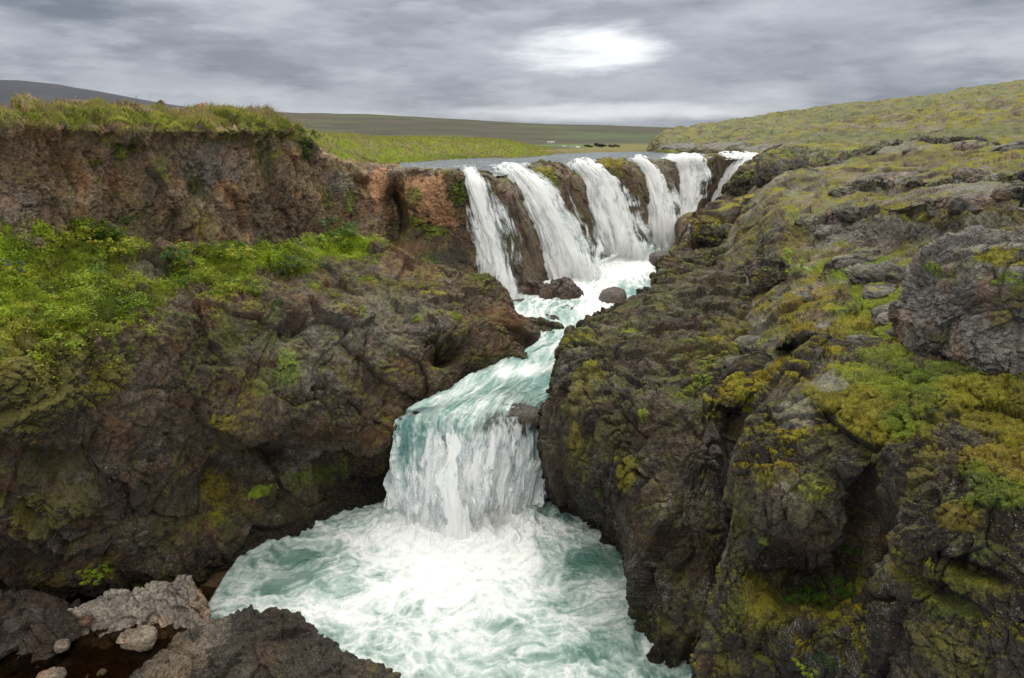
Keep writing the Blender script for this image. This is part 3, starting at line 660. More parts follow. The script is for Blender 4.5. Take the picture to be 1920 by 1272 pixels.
def fallmat(name='falling_water', sy=.13, dist=.35):
    m = bpy.data.materials.new(name); m.use_nodes = True; n = NT(m.node_tree)
    dens = n.attr('foam'); tc = n.node('ShaderNodeTexCoord').outputs['UV']
    m1 = n.node('ShaderNodeMapping', {0: tc, 3: (1, sy, 1)}).outputs[0]
    m2 = n.node('ShaderNodeMapping', {0: tc, 3: (1, sy*1.9, 1)}).outputs[0]
    a = n.noise(m1, 2.4, 5, .6, dist); b_ = n.noise(m1, 8.0, 4, .65, dist); c = n.noise(m2, 24.0, 4, .7, .2)
    k = n.math('ADD', n.math('ADD', n.math('MULTIPLY', n.math('SUBTRACT', a, .5), 1.9), n.math('MULTIPLY', n.math('SUBTRACT', b_, .5), 1.0)), n.math('MULTIPLY', n.math('SUBTRACT', c, .5), .5))
    t = n.math('ADD', dens, k)
    alpha = n.ss(t, .10, .62)
    col = n.mix(n.ss(t, .15, .75), (.60, .67, .71), (.95, .97, .98))
    h = n.math('ADD', n.math('MULTIPLY', a, .4), n.math('ADD', n.math('MULTIPLY', b_, .4), n.math('MULTIPLY', c, .2)))
    bp = n.node('ShaderNodeBump', {'Height': h, 'Strength': .35, 'Distance': .22})
    d = n.node('ShaderNodeBsdfPrincipled', {'Base Color': col, 'Roughness': .75, 'Normal': bp.outputs[0]})
    tl = n.node('ShaderNodeBsdfTranslucent', {0: col})
    x = n.node('ShaderNodeMixShader', {0: .3, 1: d.outputs[0], 2: tl.outputs[0]})
    tr = n.node('ShaderNodeBsdfTransparent')
    y = n.node('ShaderNodeMixShader', {0: alpha, 1: tr.outputs[0], 2: x.outputs[0]})
    n.node('ShaderNodeOutputMaterial', {0: y.outputs[0]}); return m
M_FALL = fallmat(); M_FALL2 = fallmat('plunging_water', .32, .9)
def blobs(G, base, lst):
    """add soft patches of more / less foam"""
    out = np.full(G.shape[:2], base, np.float32)
    wob = 1+.6*fbm(G*.7, 3, 900)
    for px, py, rx, ry, val in lst:
        c, d = locate(G, px, py); s = d/1280
        D = G-c; gy = ry*s/max(.35, (CAMZ-c[2])/d)         # py spread lies mostly along the depth on level water
        q = (D[..., 0]/(rx*s))**2+(D[..., 1]/gy)**2
        out = out+val*np.exp(-q*wob)
    return out
def uvgrid(G):
    du = np.linalg.norm(np.diff(G, axis=1), axis=2); dv = np.linalg.norm(np.diff(G, axis=0), axis=2)
    u_ = np.concatenate([np.zeros((G.shape[0], 1)), np.cumsum(du, 1)], 1); v_ = np.concatenate([np.zeros((1, G.shape[1])), np.cumsum(dv, 0)], 0)
    u_ = u_-u_.mean(1, keepdims=True); v_ = np.repeat(v_.mean(1, keepdims=True), G.shape[1], 1)
    return np.stack([u_, v_], -1)

# ---- lower pool
nx, ny = int(760*QF), int(700*QF)
xs = np.linspace(-10.9, 9, nx); ys = np.linspace(7, 29.5, ny)
gx, gy = np.meshgrid(xs, ys); G = np.stack([gx, gy, 0*gx], -1).astype(np.float32)
foam = blobs(G, .24, [(870,1000,150,45,1.1),(840,1060,150,50,.75),(860,1150,200,60,.45),(700,1010,70,25,.35),(960,990,60,25,.3),(450,1120,60,30,.25),(640,1130,160,40,.25),(900,1240,200,30,.2),(1130,1120,60,60,.2),
  (505,1095,32,16,-.75),(590,1075,20,9,-.6),(945,1165,40,14,-.65),(1060,1130,50,14,-.45),(1100,1055,60,26,-.55),(1130,1040,40,20,-.5),(1060,965,50,16,-.35),(1040,1215,60,16,-.45),(560,1045,40,12,-.4),(1150,1200,60,30,-.35),(1010,1010,30,20,-.25),(750,1165,40,12,-.2)])
wp = G+np.stack([fbm(G*.35, 3, 801), fbm(G*.35, 3, 802), 0*gx], -1)*1.5
rd = ridged(wp*np.array((.55, .9, 1)), 4, 805, .6); rd2 = ridged(wp*np.array((1.6, 2.2, 1))+5, 4, 806, .62)
foam = foam+(rd-.62)*.75+(rd2-.6)*.7+.45*fbm(wp*np.array((.5, .8, 1))+20, 4, 807, .62)
base_d = np.exp(-(((gx+2.2)/4.2)**2+((gy-24.6)/2.2)**2))
z = .16*fbm(wp*.8, 4, 811, .6)+.07*fbm(G*3.2, 3, 812, .6)+base_d*(.35+.45*ridged(G*1.1, 3, 813))+.05*(rd-.5)+base_d*.25*np.abs(fbm(G*2.6, 3, 814, .65))
G[..., 2] = z-.7*(1-sstep(gx, -10.7, -10.3))*sstep(gy, 15, 16)
deepc = mixc(np.broadcast_to(np.asarray((.085, .19, .16), np.float32), G.shape), (.22, .33, .30), sstep(fbm(G*.5, 3, 821), -.3, .4))
deepc = mixc(deepc, (.05, .10, .105), np.exp(-(((gx-3.0)/1.6)**2+((gy-25.5)/1.6)**2)).astype(np.float32)*.8)
pool = link('pool_water', raw_mesh('pool_water', G, grid_faces(ny, nx), dict(foam=foam, tint=deepc)), M_POOL); tag(pool, kind='structure')

# ---- channel between the two sets of falls
secs = [  # five points across, left -> right; (px, py), level
 ([(1180,470),(1205,462),(1225,455),(1250,440),(1290,425)], 6.75),
 ([(1110,500),(1150,492),(1185,484),(1215,476),(1255,468)], 6.35),
 ([(1000,540),(1060,528),(1120,512),(1180,500),(1245,495)], 6.25),
 ([(915,566),(1000,556),(1080,545),(1160,535),(1238,532)], 6.15),
 ([(940,590),(1000,585),(1070,578),(1130,575),(1205,580)], 6.05),
 ([(1010,612),(1040,608),(1070,604),(1100,602),(1150,604)], 5.8),
 ([(1028,640),(1048,636),(1062,634),(1078,634),(1100,634)], 5.55),
 ([(975,668),(1000,667),(1025,668),(1048,668),(1080,668)], 5.3),
 ([(915,696),(955,696),(985,696),(1020,696),(1065,696)], 5.05),
 ([(850,732),(900,728),(950,724),(1000,722),(1060,722)], 4.8),
 ([(790,764),(850,755),(905,748),(965,744),(1050,746)], 4.55),
]
rows = [[P(*q) for q in r] for r in ([(1262,428,66),(1285,418,67),(1312,406,69),(1340,395,71),(1372,386,72)], [(1200,474,60),(1238,454,61),(1265,438,62),(1292,422,63.5),(1325,410,64)])]
rows += [[PZ(x, y, z_) for x, y in r] for r, z_ in secs]
rows.append([P(764,777,26.2),P(815,775,26.3),P(880,776,26.3),P(945,766,26.4),P(1030,762,26.9)])
rows.append([P(745,792,25.9),P(800,803,25.8),P(870,806,25.75),P(940,796,25.95),P(1024,788,26.5)])
rows.append([P(741,832,25.6),P(795,848,25.35),P(865,858,25.2),P(940,846,25.7),P(1022,835,26.4)])
rows.append([P(735,885,25.4),P(790,905,24.8),P(862,916,24.5),P(940,895,25.4),P(1018,885,26.3)])
rows.append([P(722,978,25.2),P(785,1000,24.1),P(860,1014,23.5),P(945,972,24.9),P(1012,950,26.2)])
NS = len(rows)
rows = [[(r[0][0]-(.5 if i < NS-5 else .06), r[0][1], r[0][2])]+r+[(r[-1][0]+.4, r[-1][1]+.2, r[-1][2])] for i, r in enumerate(rows)]
G = loft(rows, 760, 420); N0, s = normals(G); uv = uvgrid(G)
foam = blobs(G, .16, [(1150,500,90,30,.9),(1270,435,60,20,1.0),(1320,402,50,12,.9),(1060,535,90,30,1.0),(1120,590,50,14,.7),(960,580,50,16,.8),(1190,480,50,20,.8),(1130,560,40,20,.5),(1000,685,40,12,.5),(960,690,40,10,.4),(900,745,50,12,.35),(1030,650,20,10,.2),
   (1205,545,40,18,-.7),(1090,622,40,14,-.25),(990,705,60,16,-.15),(1020,705,30,10,-.35),(985,735,40,14,-.3)])
X, Y, _ = proj(G)
fall = sstep(Y+22*fbm(G*.9, 2, 838), 765, 870)*(G[..., 1] < 27.4)
edge = sstep(uv[..., 0], -99, -98)
q3 = np.stack([uv[..., 0]*.8, uv[..., 1]*.22, 0*uv[..., 0]], -1)
st = ridged(q3*1.4+fbm(q3, 2, 831)[..., None], 4, 832, .6)
foam = foam+(st-.62)*1.0+fall*.42+.15*fall*sstep(X, 800, 900)-.40*(1-sstep(X, 800, 890))*sstep(Y, 780, 800)*(1-sstep(Y, 850, 900))+.5*sstep(Y, 880, 960)*fall
turb = fbm(np.stack([G[..., 0]*1.1, G[..., 1]*1.1, G[..., 2]*.4], -1), 4, 833, .6)
lump = fbm(np.stack([uv[..., 0]*1.0, uv[..., 1]*.55, 0*uv[..., 0]], -1)+9, 4, 839, .6)
rk = np.exp(-(((X-955)/62)**2+((Y-815)/75)**2)).astype(np.float32)
foam = foam-.75*rk*sstep(fbm(q3*1.7, 3, 840), -.25, .2)+fall*.5*lump
disp = .16*turb+.75*lump*sstep(Y, 755, 800)+.16*fall*(st-.5)+.10*(st-.5)+.05*fbm(G*4, 3, 834, .6)+.30*np.clip(foam-.7, 0, 1)*fbm(G*1.6, 3, 836)
rock_h = np.zeros_like(disp)
G = G+N0*disp[..., None].astype(np.float32)
tint0 = lambda t: mixc(t, (.07, .06, .05), np.clip(rk*1.3, 0, 1))
tint = mixc(np.broadcast_to(np.asarray((.15, .30, .28), np.float32), G.shape), (.26, .40, .38), sstep(st, .4, .8)); tint = tint0(tint)
ch = link('river_channel', raw_mesh('river_channel', G, grid_faces(*G.shape[:2], s < 0), dict(foam=foam, tint=tint), uv=uv), M_FLOW); tag(ch, kind='structure')
SURF['channel'] = (G, N0, tint, foam)

# ---- second, torn layer of the lower fall: a thing of its own
def sheet(name, rows, nr, nc, seed, dens=.75, edgef=.35, amp=.18, label=None, group=None, clumps=1.0, fade_top=.0, parent=None, fray=1.0, layers=2, kindname='waterfall', m=None, prof=None):
    m = m or M_FALL
    root = None
    base = loft(rows, nr, nc); N0, s = normals(base); uv = uvgrid(base)
    uvw = np.stack([uv[..., 0]*.5, uv[..., 1]*.28, 0*uv[..., 0]+seed], -1); uv = uv+np.stack([.55*fbm(uvw, 3, seed+3), 0*uvw[..., 0]], -1)
    tu = np.linspace(-1, 1, base.shape[1])[None, :]; tv = np.linspace(0, 1, base.shape[0])[:, None]
    for L in range(layers):
        q3 = np.stack([uv[..., 0]*1.3, uv[..., 1]*.16, 0*uv[..., 0]+seed*3.1+L*7], -1)
        st = fbm(q3*1.2, 4, seed+L, .6); cl = fbm(np.stack([uv[..., 0]*.9, uv[..., 1]*.35, 0*uv[..., 0]+L*5], -1), 3, seed+5+L)
        G = base+N0*((L*.22+amp*(st*1.2+cl*.8)*(.4+tv))[..., None]).astype(np.float32)
        ed = 1-np.abs(tu+.25*fray*fbm(np.stack([np.sign(tu)*3+0*uv[..., 0], uv[..., 1]*.8, uv[..., 0]*.5], -1), 4, seed+9+L, .6)*2)
        pf = np.interp(tu+0*tv+.3*fbm(np.stack([0*uv[..., 0], uv[..., 1]*.3, 0*uv[..., 0]], -1), 2, seed+6), np.linspace(-1, 1, len(prof)), prof) if prof else 1.0
        f = dens*pf*sstep(ed, 0.0, edgef)*1.15-.12+clumps*.52*cl+.45*st-(L*.24)-.35*(1-sstep(tv, .0, .22))
        f = f-fade_top*(1-sstep(tv, 0, .2))*L
        f = np.where(ed < .02, -1.2, f)
        me = raw_mesh(name, G, grid_faces(*G.shape[:2], s < 0), dict(foam=f), uv=uv+np.array((seed*1.7+L*3.3, L*5.1)))
        if L == 0:
            root = link(kindname, me, m); tag(root, label, 'waterfall', group)
        else:
            link('spray_veil', me, m, root)
    return root
low = [[P(748,792,25.75),P(800,790,25.85),P(870,793,25.85),P(940,784,25.8),P(1022,776,26.3)],
       [P(741,832,25.4),P(795,846,25.15),P(865,856,25.0),P(940,842,25.4),P(1021,835,26.1)],
       [P(734,885,25.2),P(790,903,24.6),P(862,914,24.3),P(940,895,25.1),P(1017,885,26.0)],
       [P(722,978,25.0),P(785,1000,23.9),P(860,1012,23.3),P(945,978,24.6),P(1012,955,25.9)]]
sheet('lower_fall', low, 380, 420, 41, dens=.56, edgef=.22, amp=.22, label='wide turquoise and white waterfall dropping into the churning foreground pool', clumps=2.2, layers=2, m=M_FALL2)

PROF = dict(f1=[.5,1,1.05,.65,.4], f1b=[1,1,.8,.6], f2=[.35,.75,1.1,1.1,.95,.7], f2b=[.5,1,.8,.5], f3=[.4,.6,.85,1.2,1.2,1.0], f3b=[.6,1,.7,.4], f4=[.5,.8,1.1,1.1,.8], f5=[.8,1.1,1.1,1.1,.9], f5b=[1,.8,1], f6=[.8,1.1,.9,1.1,1])
FALLS = [
 ('f1', [(862,316,893,318,46.5),(867,325,899,328,43.8),(876,345,906,350,42.2),(884,400,926,400,41.2),(900,460,946,455,40.6),(914,520,958,515,39.9),(924,568,972,566,39.3)], .85, 'narrow white waterfall beside the bright green mossy cliff, first from the red alcove'),
 ('f1b', [(893,340,925,340,42.6),(910,380,948,380,41.8),(925,420,960,420,41.6),(938,470,968,465,41.0),(950,535,972,530,40.2)], .34, 'thin see-through veil of water on the dark rock right of the narrowest fall'),
 ('f2', [(922,314,992,312,53.5),(928,322,992,320,49.4),(955,348,1020,343,48.0),(974,390,1050,383,47.1),(988,430,1072,423,46.6),(1000,480,1092,470,46.1),(1006,530,1104,510,45.6),(1008,556,1112,538,45.0)], .88, 'broad white waterfall fanning out between two mossy rock piers, widest of the upper falls'),
 ('f2b', [(985,440,1040,440,47.2),(992,470,1050,468,46.8),(996,510,1060,505,46.2),(1000,548,1062,545,45.7)], .42, 'thin spray of water at the left foot of the broad white fall'),
 ('f3b', [(1062,312,1082,312,56.9),(1066,350,1096,350,55.4),(1070,390,1106,390,54.6),(1078,440,1120,440,54.0),(1086,490,1130,490,53.4)], .42, 'wispy separate strand just left of the curving white fall'),
 ('f5b', [(1286,296,1330,294,74),(1288,302,1326,299,70.4),(1296,330,1318,326,69.6),(1298,360,1314,356,68.8)], .5, 'short thin strand against the left side of the tall rounded pier'),
 ('f3', [(1058,304,1112,303,60.5),(1064,314,1116,312,56.6),(1080,345,1142,338,55.5),(1084,385,1164,378,54.8),(1088,430,1182,420,54.2),(1094,470,1196,455,53.6),(1100,512,1204,494,53.0)], .74, 'curving white waterfall with a wispy left side, behind the broad fanning fall'),
 ('f4', [(1180,298,1212,297,66.5),(1184,304,1217,303,62.8),(1194,335,1240,330,61.9),(1200,370,1254,365,61.1),(1205,410,1264,400,60.3),(1208,450,1270,440,59.5),(1210,488,1272,476,58.7)], .82, 'straight white waterfall between the gold topped pier and the thin dark pier'),
 ('f5', [(1240,295,1310,293,75),(1246,301,1312,298,70.0),(1256,330,1314,325,69.3),(1260,365,1310,360,68.4),(1262,400,1304,395,67.2),(1262,445,1296,436,64.5)], .9, 'white waterfall just left of the tall rounded rock pier near the right bank'),
 ('f6', [(1338,290,1428,290,83),(1346,298,1428,296,78.0),(1346,325,1404,320,76.0),(1335,352,1382,350,74.9),(1322,380,1364,378,73.6),(1298,408,1342,398,70.6),(1255,448,1306,432,65.5)], .9, 'farthest white cascade running down beside the right bank and bending left at its foot'),
]
for k, (nm, rws, dens, lab) in enumerate(FALLS):
    rr = []
    for j, (xl, yl, xr, yr, Y) in enumerate(rws):
        dY = .0
        rr.append([P(xl+(xr-xl)*t, yl+(yr-yl)*t-3*math.sin(math.pi*t), Y-.35*math.sin(math.pi*t)) for t in (-.38-.22*(j/len(rws)), .06, .5, .94, 1.40+.30*(j/len(rws)))])
    sheet('upper_fall', rr, 300, 170, 50+k*7, dens=dens, prof=PROF[nm], edgef=.75, amp=.36, label=lab, group='upper waterfalls side by side', layers=2)

# ---- upper river
brx = [c[0][0] for c in Cw]
zr = np.interp(brx, [650, 880, 960, 1085, 1198, 1278, 1385, 1430], [13.2, 13.12, 12.98, 13.08, 13.34, 13.33, 13.42, 13.48])
r0, r1, r2, r3, r4 = [], [], [], [], []
for c, z_ in zip(Cw, zr):
    x, y, _ = P(*c[0]); 
    r0.append((x+.1, y-.35, z_-.12)); r1.append((x, y+.5, z_)); r2.append((x-.3, y+3, z_+.08)); r3.append((x-.8, y+10, z_+.16))
    t = (c[0][0]-650)/780.; r4.append((x*1.05-6+t*18, y+34+t*12, 13.72))
G = loft([r0, r1, r2, r3, r4], 420, 760)
X, Y, d = proj(G); dist = G[..., 1]
foam = blobs(G, -.28, [(1000,300,120,4,.25),(1100,299,140,4,.3),(900,312,60,4,.3),(1300,293,90,3,.3)])
tv = np.linspace(0, 1, G.shape[0])[:, None]
foam = foam+.65*np.exp(-((np.arange(G.shape[0])[:, None]/G.shape[0])/.16)**2)*(ridged(G*np.array((.6, 1.2, 1)), 3, 853)-.25)+(ridged(G*np.array((.35, .9, 1)), 3, 851)-.62)*.55
G[..., 2] += .06*fbm(G*np.array((.8, 1.6, 1)), 4, 852, .6)+.09*(ridged(G*np.array((.5, 1.1, 1)), 3, 854)-.6)
tint = np.broadcast_to(np.asarray((.12, .145, .155), np.float32), G.shape)
rv = link('river', raw_mesh('river', G, grid_faces(*G.shape[:2]), dict(foam=foam, tint=tint), uv=uvgrid(G)), M_FLOW); tag(rv, kind='structure')

# ---- valley floor and moorland beyond
pxs = np.linspace(-420, 2400, int(560*QF)); rs = 70*(4200/70)**np.linspace(0, 1, int(320*QF))
sk = np.interp(pxs, [-400, 0, 250, 530, 700, 850, 1000, 1130, 1270, 1500, 2400], [206, 206, 207, 211, 215, 223, 232.5, 235, 240, 244, 250])
def slope_of(py):
    yc = (636-py)/1280.; return (-ST+yc*CT)/(CT+yc*ST)
ssk = slope_of(sk)
lt = np.log(np.maximum(rs, 97)/97)/np.log(4200/97)
prof_py = np.interp(lt, [0, .12, .35, .55, .7], [282, 279, 271, 266.5, 262]); tt = sstep(lt, .55, 1.0)
az_ = (pxs-960)/1280.
gr = []
for i, r in enumerate(rs):
    s0 = slope_of(prof_py[i]); sl = s0+(ssk-s0)*tt[i]*1.0
    gr.append(np.stack([az_*r/1.04, np.full_like(pxs, r), CAMZ+sl*r], -1))
back = gr[-1].copy(); back[:, 1] += 900; back[:, 0] *= 1.2; back[:, 2] -= 260; gr.append(back)
G = np.array(gr, np.float32)
dd = G[..., 1]
shY = np.interp(pxs, [0, 1005, 1100, 1230, 1500], [76, 79, 92, 110, 110])[None, :]*(1+.03*fbm(np.stack([G[..., 0]/6, G[..., 1]*0, 0*dd], -1), 3, 859))
G[..., 2] = 13.1+(G[..., 2]-13.1)*sstep(dd, shY, shY+7)-12*(1-sstep(dd, 84, 90))
G[..., 2] += dd*.0016*fbm(np.stack([G[..., 0]/dd*16, np.log(dd)*6, 0*dd], -1), 5, 861, .55)*sstep(dd, 200, 900)
N1, s = normals(G)
q3 = np.stack([G[..., 0]/dd*14, np.log(dd)*9, 0*dd], -1)
c0 = np.broadcast_to(np.asarray((.066, .066, .040), np.float32), G.shape)
col = mixc(c0, (.036, .038, .030), sstep(fbm(q3*np.array((1, 2.2, 1)), 5, 862, .6), -.15, .3)*.9)
col = mixc(col, (.075, .10, .04), sstep(fbm(q3*.6+9, 4, 863), 0, .3)*.7)
col = mixc(col, (.12, .075, .07), sstep(fbm(q3*.9+4, 4, 864), .05, .35)*.5)
near = 1-sstep(dd, 200, 420)
col = mixc(col, (.20, .175, .06), near*.8)
X, Y, d = proj(G)
for px, py, rx, ry, c, s_ in ((1080,274,70,4,(.10,.16,.05),.9),(1180,274,80,5,(.16,.15,.05),.8),(1030,277,60,3,(.05,.06,.04),.7),(1000,282,60,2.5,(.20,.15,.06),.8),(1180,256,80,6,(.07,.11,.05),.6),(1100,254,60,7,(.075,.11,.05),.5),(840,245,80,6,(.045,.045,.035),.6),(720,235,80,4,(.05,.05,.04),.6)):
    cpt, dc = locate(G, px, py)
    q = ((G[..., 0]/dd-cpt[0]/cpt[1])*1280/rx)**2+((Y-py)/ry)**2
    col = mixc(col, c, np.exp(-q*q).astype(np.float32)*s_)
land = link('moorland_hills', raw_mesh('moorland_hills', G, grid_faces(*G.shape[:2], s < 0), dict(albedo=col, moss=np.ones(G.shape[:2])*.9, lichen=np.zeros(G.shape[:2]))), M_FAR); tag(land, kind='structure')
SURF['land'] = (G, N1, col, None)
# dark mountain beyond, at the left
pxs = np.linspace(-700, 800, 260)
sk = np.interp(pxs, [-700, -400, -100, 0, 60, 130, 200, 260, 340, 500, 800], [178, 160, 151, 150, 151, 158, 171, 184, 197, 222, 250])
rr = np.linspace(5200, 9000, 60); gr = []
for i, r in enumerate(rr):
    t = math.sin(min(1, i/30)*math.pi/2) if i <= 30 else 1-(i-30)/40
    sl = slope_of(285)+(slope_of(sk)-slope_of(285))*t
    gr.append(np.stack([(pxs-960)/1280*r/1.04, np.full_like(pxs, r), CAMZ+sl*r], -1))
G = np.array(gr, np.float32); G[..., 2] += 35*fbm(G/900, 4, 871)*np.sin(np.linspace(0, math.pi, 60))[:, None]*.6
N1, s = normals(G); col = np.broadcast_to(np.asarray((.055, .062, .082), np.float32), G.shape)*(1+.3*fbm(G/500, 4, 872))[..., None]
mt = link('mountain', raw_mesh('mountain', G, grid_faces(*G.shape[:2], s < 0), dict(albedo=col, moss=np.ones(G.shape[:2]), lichen=np.zeros(G.shape[:2]))), M_FAR); tag(mt, kind='structure')

# ---- brown side stream, bottom left: bed and shallow water
G = loft([[( -19+ i*3, y, -.28) for i in range(5)] for y in (8, 12, 16, 20, 23)], 300, 300)
f1, f2, r, pl = worley((G+.15*np.stack([fbm(G*3, 2, 881)]*3, -1))*3.2, 882)
G[..., 2] += .10*r*(1-sstep(f1, .1, .6))+.05*fbm(G*5, 3, 883)
N1, s = normals(G)
col = mixc(np.broadcast_to(np.asarray((.085, .05, .025), np.float32), G.shape), (.17, .11, .06), r*(1-f1).clip(0, 1))
link('stream_bed', raw_mesh('stream_bed', G, grid_faces(*G.shape[:2], s < 0), dict(albedo=col, moss=0*r, lichen=0*r)), M_ROCK)['kind'] = 'structure'
m = bpy.data.materials.new('clear_shallow_water'); m.use_nodes = True; n = NT(m.node_tree)
tcn = n.node('ShaderNodeTexCoord').outputs['Object']
bp = n.node('ShaderNodeBump', {'Height': n.noise(tcn, 5, 4, .6, .4), 'Strength': .25, 'Distance': .05})
gl = n.node('ShaderNodeBsdfGlossy', {'Color': (.9, .9, .9, 1), 'Roughness': .08, 'Normal': bp.outputs[0]})
tr = n.node('ShaderNodeBsdfTransparent', {0: (.42, .34, .24, 1)})
fr = n.node('ShaderNodeFresnel', {'IOR': 1.33, 'Normal': bp.outputs[0]})
x = n.node('ShaderNodeMixShader', {0: fr.outputs[0], 1: tr.outputs[0], 2: gl.outputs[0]})
n.node('ShaderNodeOutputMaterial', {0: x.outputs[0]})
V = np.array([(-19, 8, .02), (-8.4, 8, .02), (-8.8, 15.5, .02), (-10.35, 18, .02), (-10.35, 20.6, .02), (-19, 22, .02)], np.float32)
link('stream_water', raw_mesh('stream_water', V, [[0, 1, 2, 3, 4, 5]]), m)['kind'] = 'structure'
# river bed under the pool so nothing is hollow
V = np.array([(-60, 4, -1.7), (60, 4, -1.7), (60, 60, -1.7), (-60, 60, -1.7)], np.float32)
link('gorge_floor', raw_mesh('gorge_floor', V, [[0, 1, 2, 3]], dict(albedo=np.full((4, 3), .04), moss=np.zeros(4), lichen=np.zeros(4))), M_ROCK)['kind'] = 'structure'

# ------------------------------------------------------------------ boulders
def boulder(name, c, rad, seed, label, warm=.2, base=(.05, .045, .042), alt=(.09, .08, .07), material=M_ROCK, res=160, disp=None, rot=0, power=2.6, patches=(), mossamt=.1, lichen=.2, cat='boulder', group=None, tilt=0, mosskind=('mossy', 'mossg'), thr=.7):
    nu, nv = int(res*1.6*max(QF, .6)), int(res*max(QF, .6))
    th = np.linspace(0, 2*math.pi, nu); ph = np.linspace(-math.pi/2+.01, math.pi/2-.01, nv)
    T, Ph = np.meshgrid(th, ph); dirs = np.stack([np.cos(T)*np.cos(Ph), np.sin(T)*np.cos(Ph), np.sin(Ph)], -1)
    k = (np.abs(dirs)**power).sum(-1)**(-1/power)
    L = (dirs*k[..., None]*np.array(rad)).astype(np.float32)
    ca, sa = math.cos(rot), math.sin(rot); L = np.stack([L[..., 0]*ca-L[..., 1]*sa, L[..., 0]*sa+L[..., 1]*ca, L[..., 2]+tilt*L[..., 0]], -1)
    G = (L+np.array(c)).astype(np.float32)
    nn = dirs/np.array(rad); nn = nn/np.linalg.norm(nn, axis=2)[..., None]; nn = np.stack([nn[..., 0]*ca-nn[..., 1]*sa, nn[..., 0]*sa+nn[..., 1]*ca, nn[..., 2]], -1).astype(np.float32)
    G = rockdisp(G, nn, seed=seed, **(disp or dict(amp=.5, block=max(rad)*.8, big=.25, step=.25, fine=.5)))
    G[:, -1] = G[:, 0]
    N1, s = normals(G, toward=(0, 0, CAMZ)); 
    out = np.sign((N1*nn).sum(2).mean()) or 1; N1 = N1*out
    col, moss, li = rockcol(G, N1, base, alt, seed, mossamt, mosskind, thr, patches, lichen, 0, False, warm)
    me = raw_mesh(name, G-np.array(c, np.float32), grid_faces(nv, nu, s*out < 0), dict(albedo=col, moss=moss, lichen=li))
    o = link(name, me, material); o.location = c; tag(o, label, cat, group); SURF[name+str(seed)] = (G, N1, col, moss)
    return o
bc = P(1905, 570, 15.4)
boulder('boulder', (bc[0]+.3, bc[1], bc[2]+.05), (2.35, 2.0, 1.5), 1001, 'huge grey lichen crusted boulder with green moss cushions on top, at the right edge', base=(.15, .144, .138), alt=(.30, .29, .275), res=430,
  power=4.2, disp=dict(amp=.62, block=1.0, zs=.8, big=.35, step=.34, fine=.9, crack=.12, modmin=.7), lichen=1.0, mossamt=.1, tilt=.06, patches=[(1855,470,60,'mossy',.95,22),(1750,505,35,'mossg',.95,16),(1890,520,50,'mossg',.9,18),(1800,490,30,'silver',.8,14),(1900,560,40,'olive',.9,20),(1870,600,20,'mossy',.7),(1760,640,20,'olive',.6)])
def rock_band(label, pts, h, seed, base=(.10, .092, .084), alt=(.22, .21, .195), patches=(), nr=150, nc=520, amp=.8):
    rows = [[], [], [], [], []]
    for px, py, Y in pts:
        c, d = locate(SURF['right_slope'][0], px, py); x, y, z_ = [float(v) for v in c]
        for r, (dy, dz) in zip(rows, ((2.2, -.7*h), (.9, .0), (0, .15*h), (-.35*h-.1, -.75*h), (-.5*h-.3, -1.7*h))): r.append((x, y+dy, z_+dz))
    for r in rows: a, b = r[0], r[-1]; r.insert(0, (a[0]-1.2, a[1], a[2]-1.5*h)); r.append((b[0]+1.2, b[1], b[2]-1.5*h))
    G = loft(rows, nr, nc); N0, s = normals(G, toward=(0, 0, 60)); G = rockdisp(G, N0, seed=seed, amp=amp, block=1.0, zs=.8, big=.5, step=.32, fine=.9, crack=.12, modmin=.6); N1, s = normals(G, toward=(0, 0, 60))
    col, moss, li = rockcol(G, N1, base, alt, seed, .62, ('mossy', 'mossg'), .62, patches, 1.0, .3, False, .2)
    o = link('rock_band', raw_mesh('rock_band', G, grid_faces(*G.shape[:2], s < 0), dict(albedo=col, moss=moss, lichen=li)), M_ROCK); tag(o, label, 'rock outcrop'); SURF['band%d' % seed] = (G, N1, col, moss); return o
rock_band('long knobbly rock band with moss cushions crossing the right slope above the grassy gully', [(1470,425,40),(1530,415,38),(1600,400,36),(1680,395,34),(1760,385,31),(1850,375,28),(1990,360,24)], 1.5, 2001)
rock_band('low grey lichen covered rock band high on the right slope, above the moss cushions', [(1600,345,48),(1690,338,45),(1780,335,41),(1870,330,37),(1990,322,32)], .8, 2011, alt=(.27, .255, .235))
rock_band('grey rock rib running up the middle of the right slope behind the far falls', [(1560,300,60),(1640,272,62),(1740,258,60),(1850,262,55)], 1.3, 2021, alt=(.25, .24, .225))
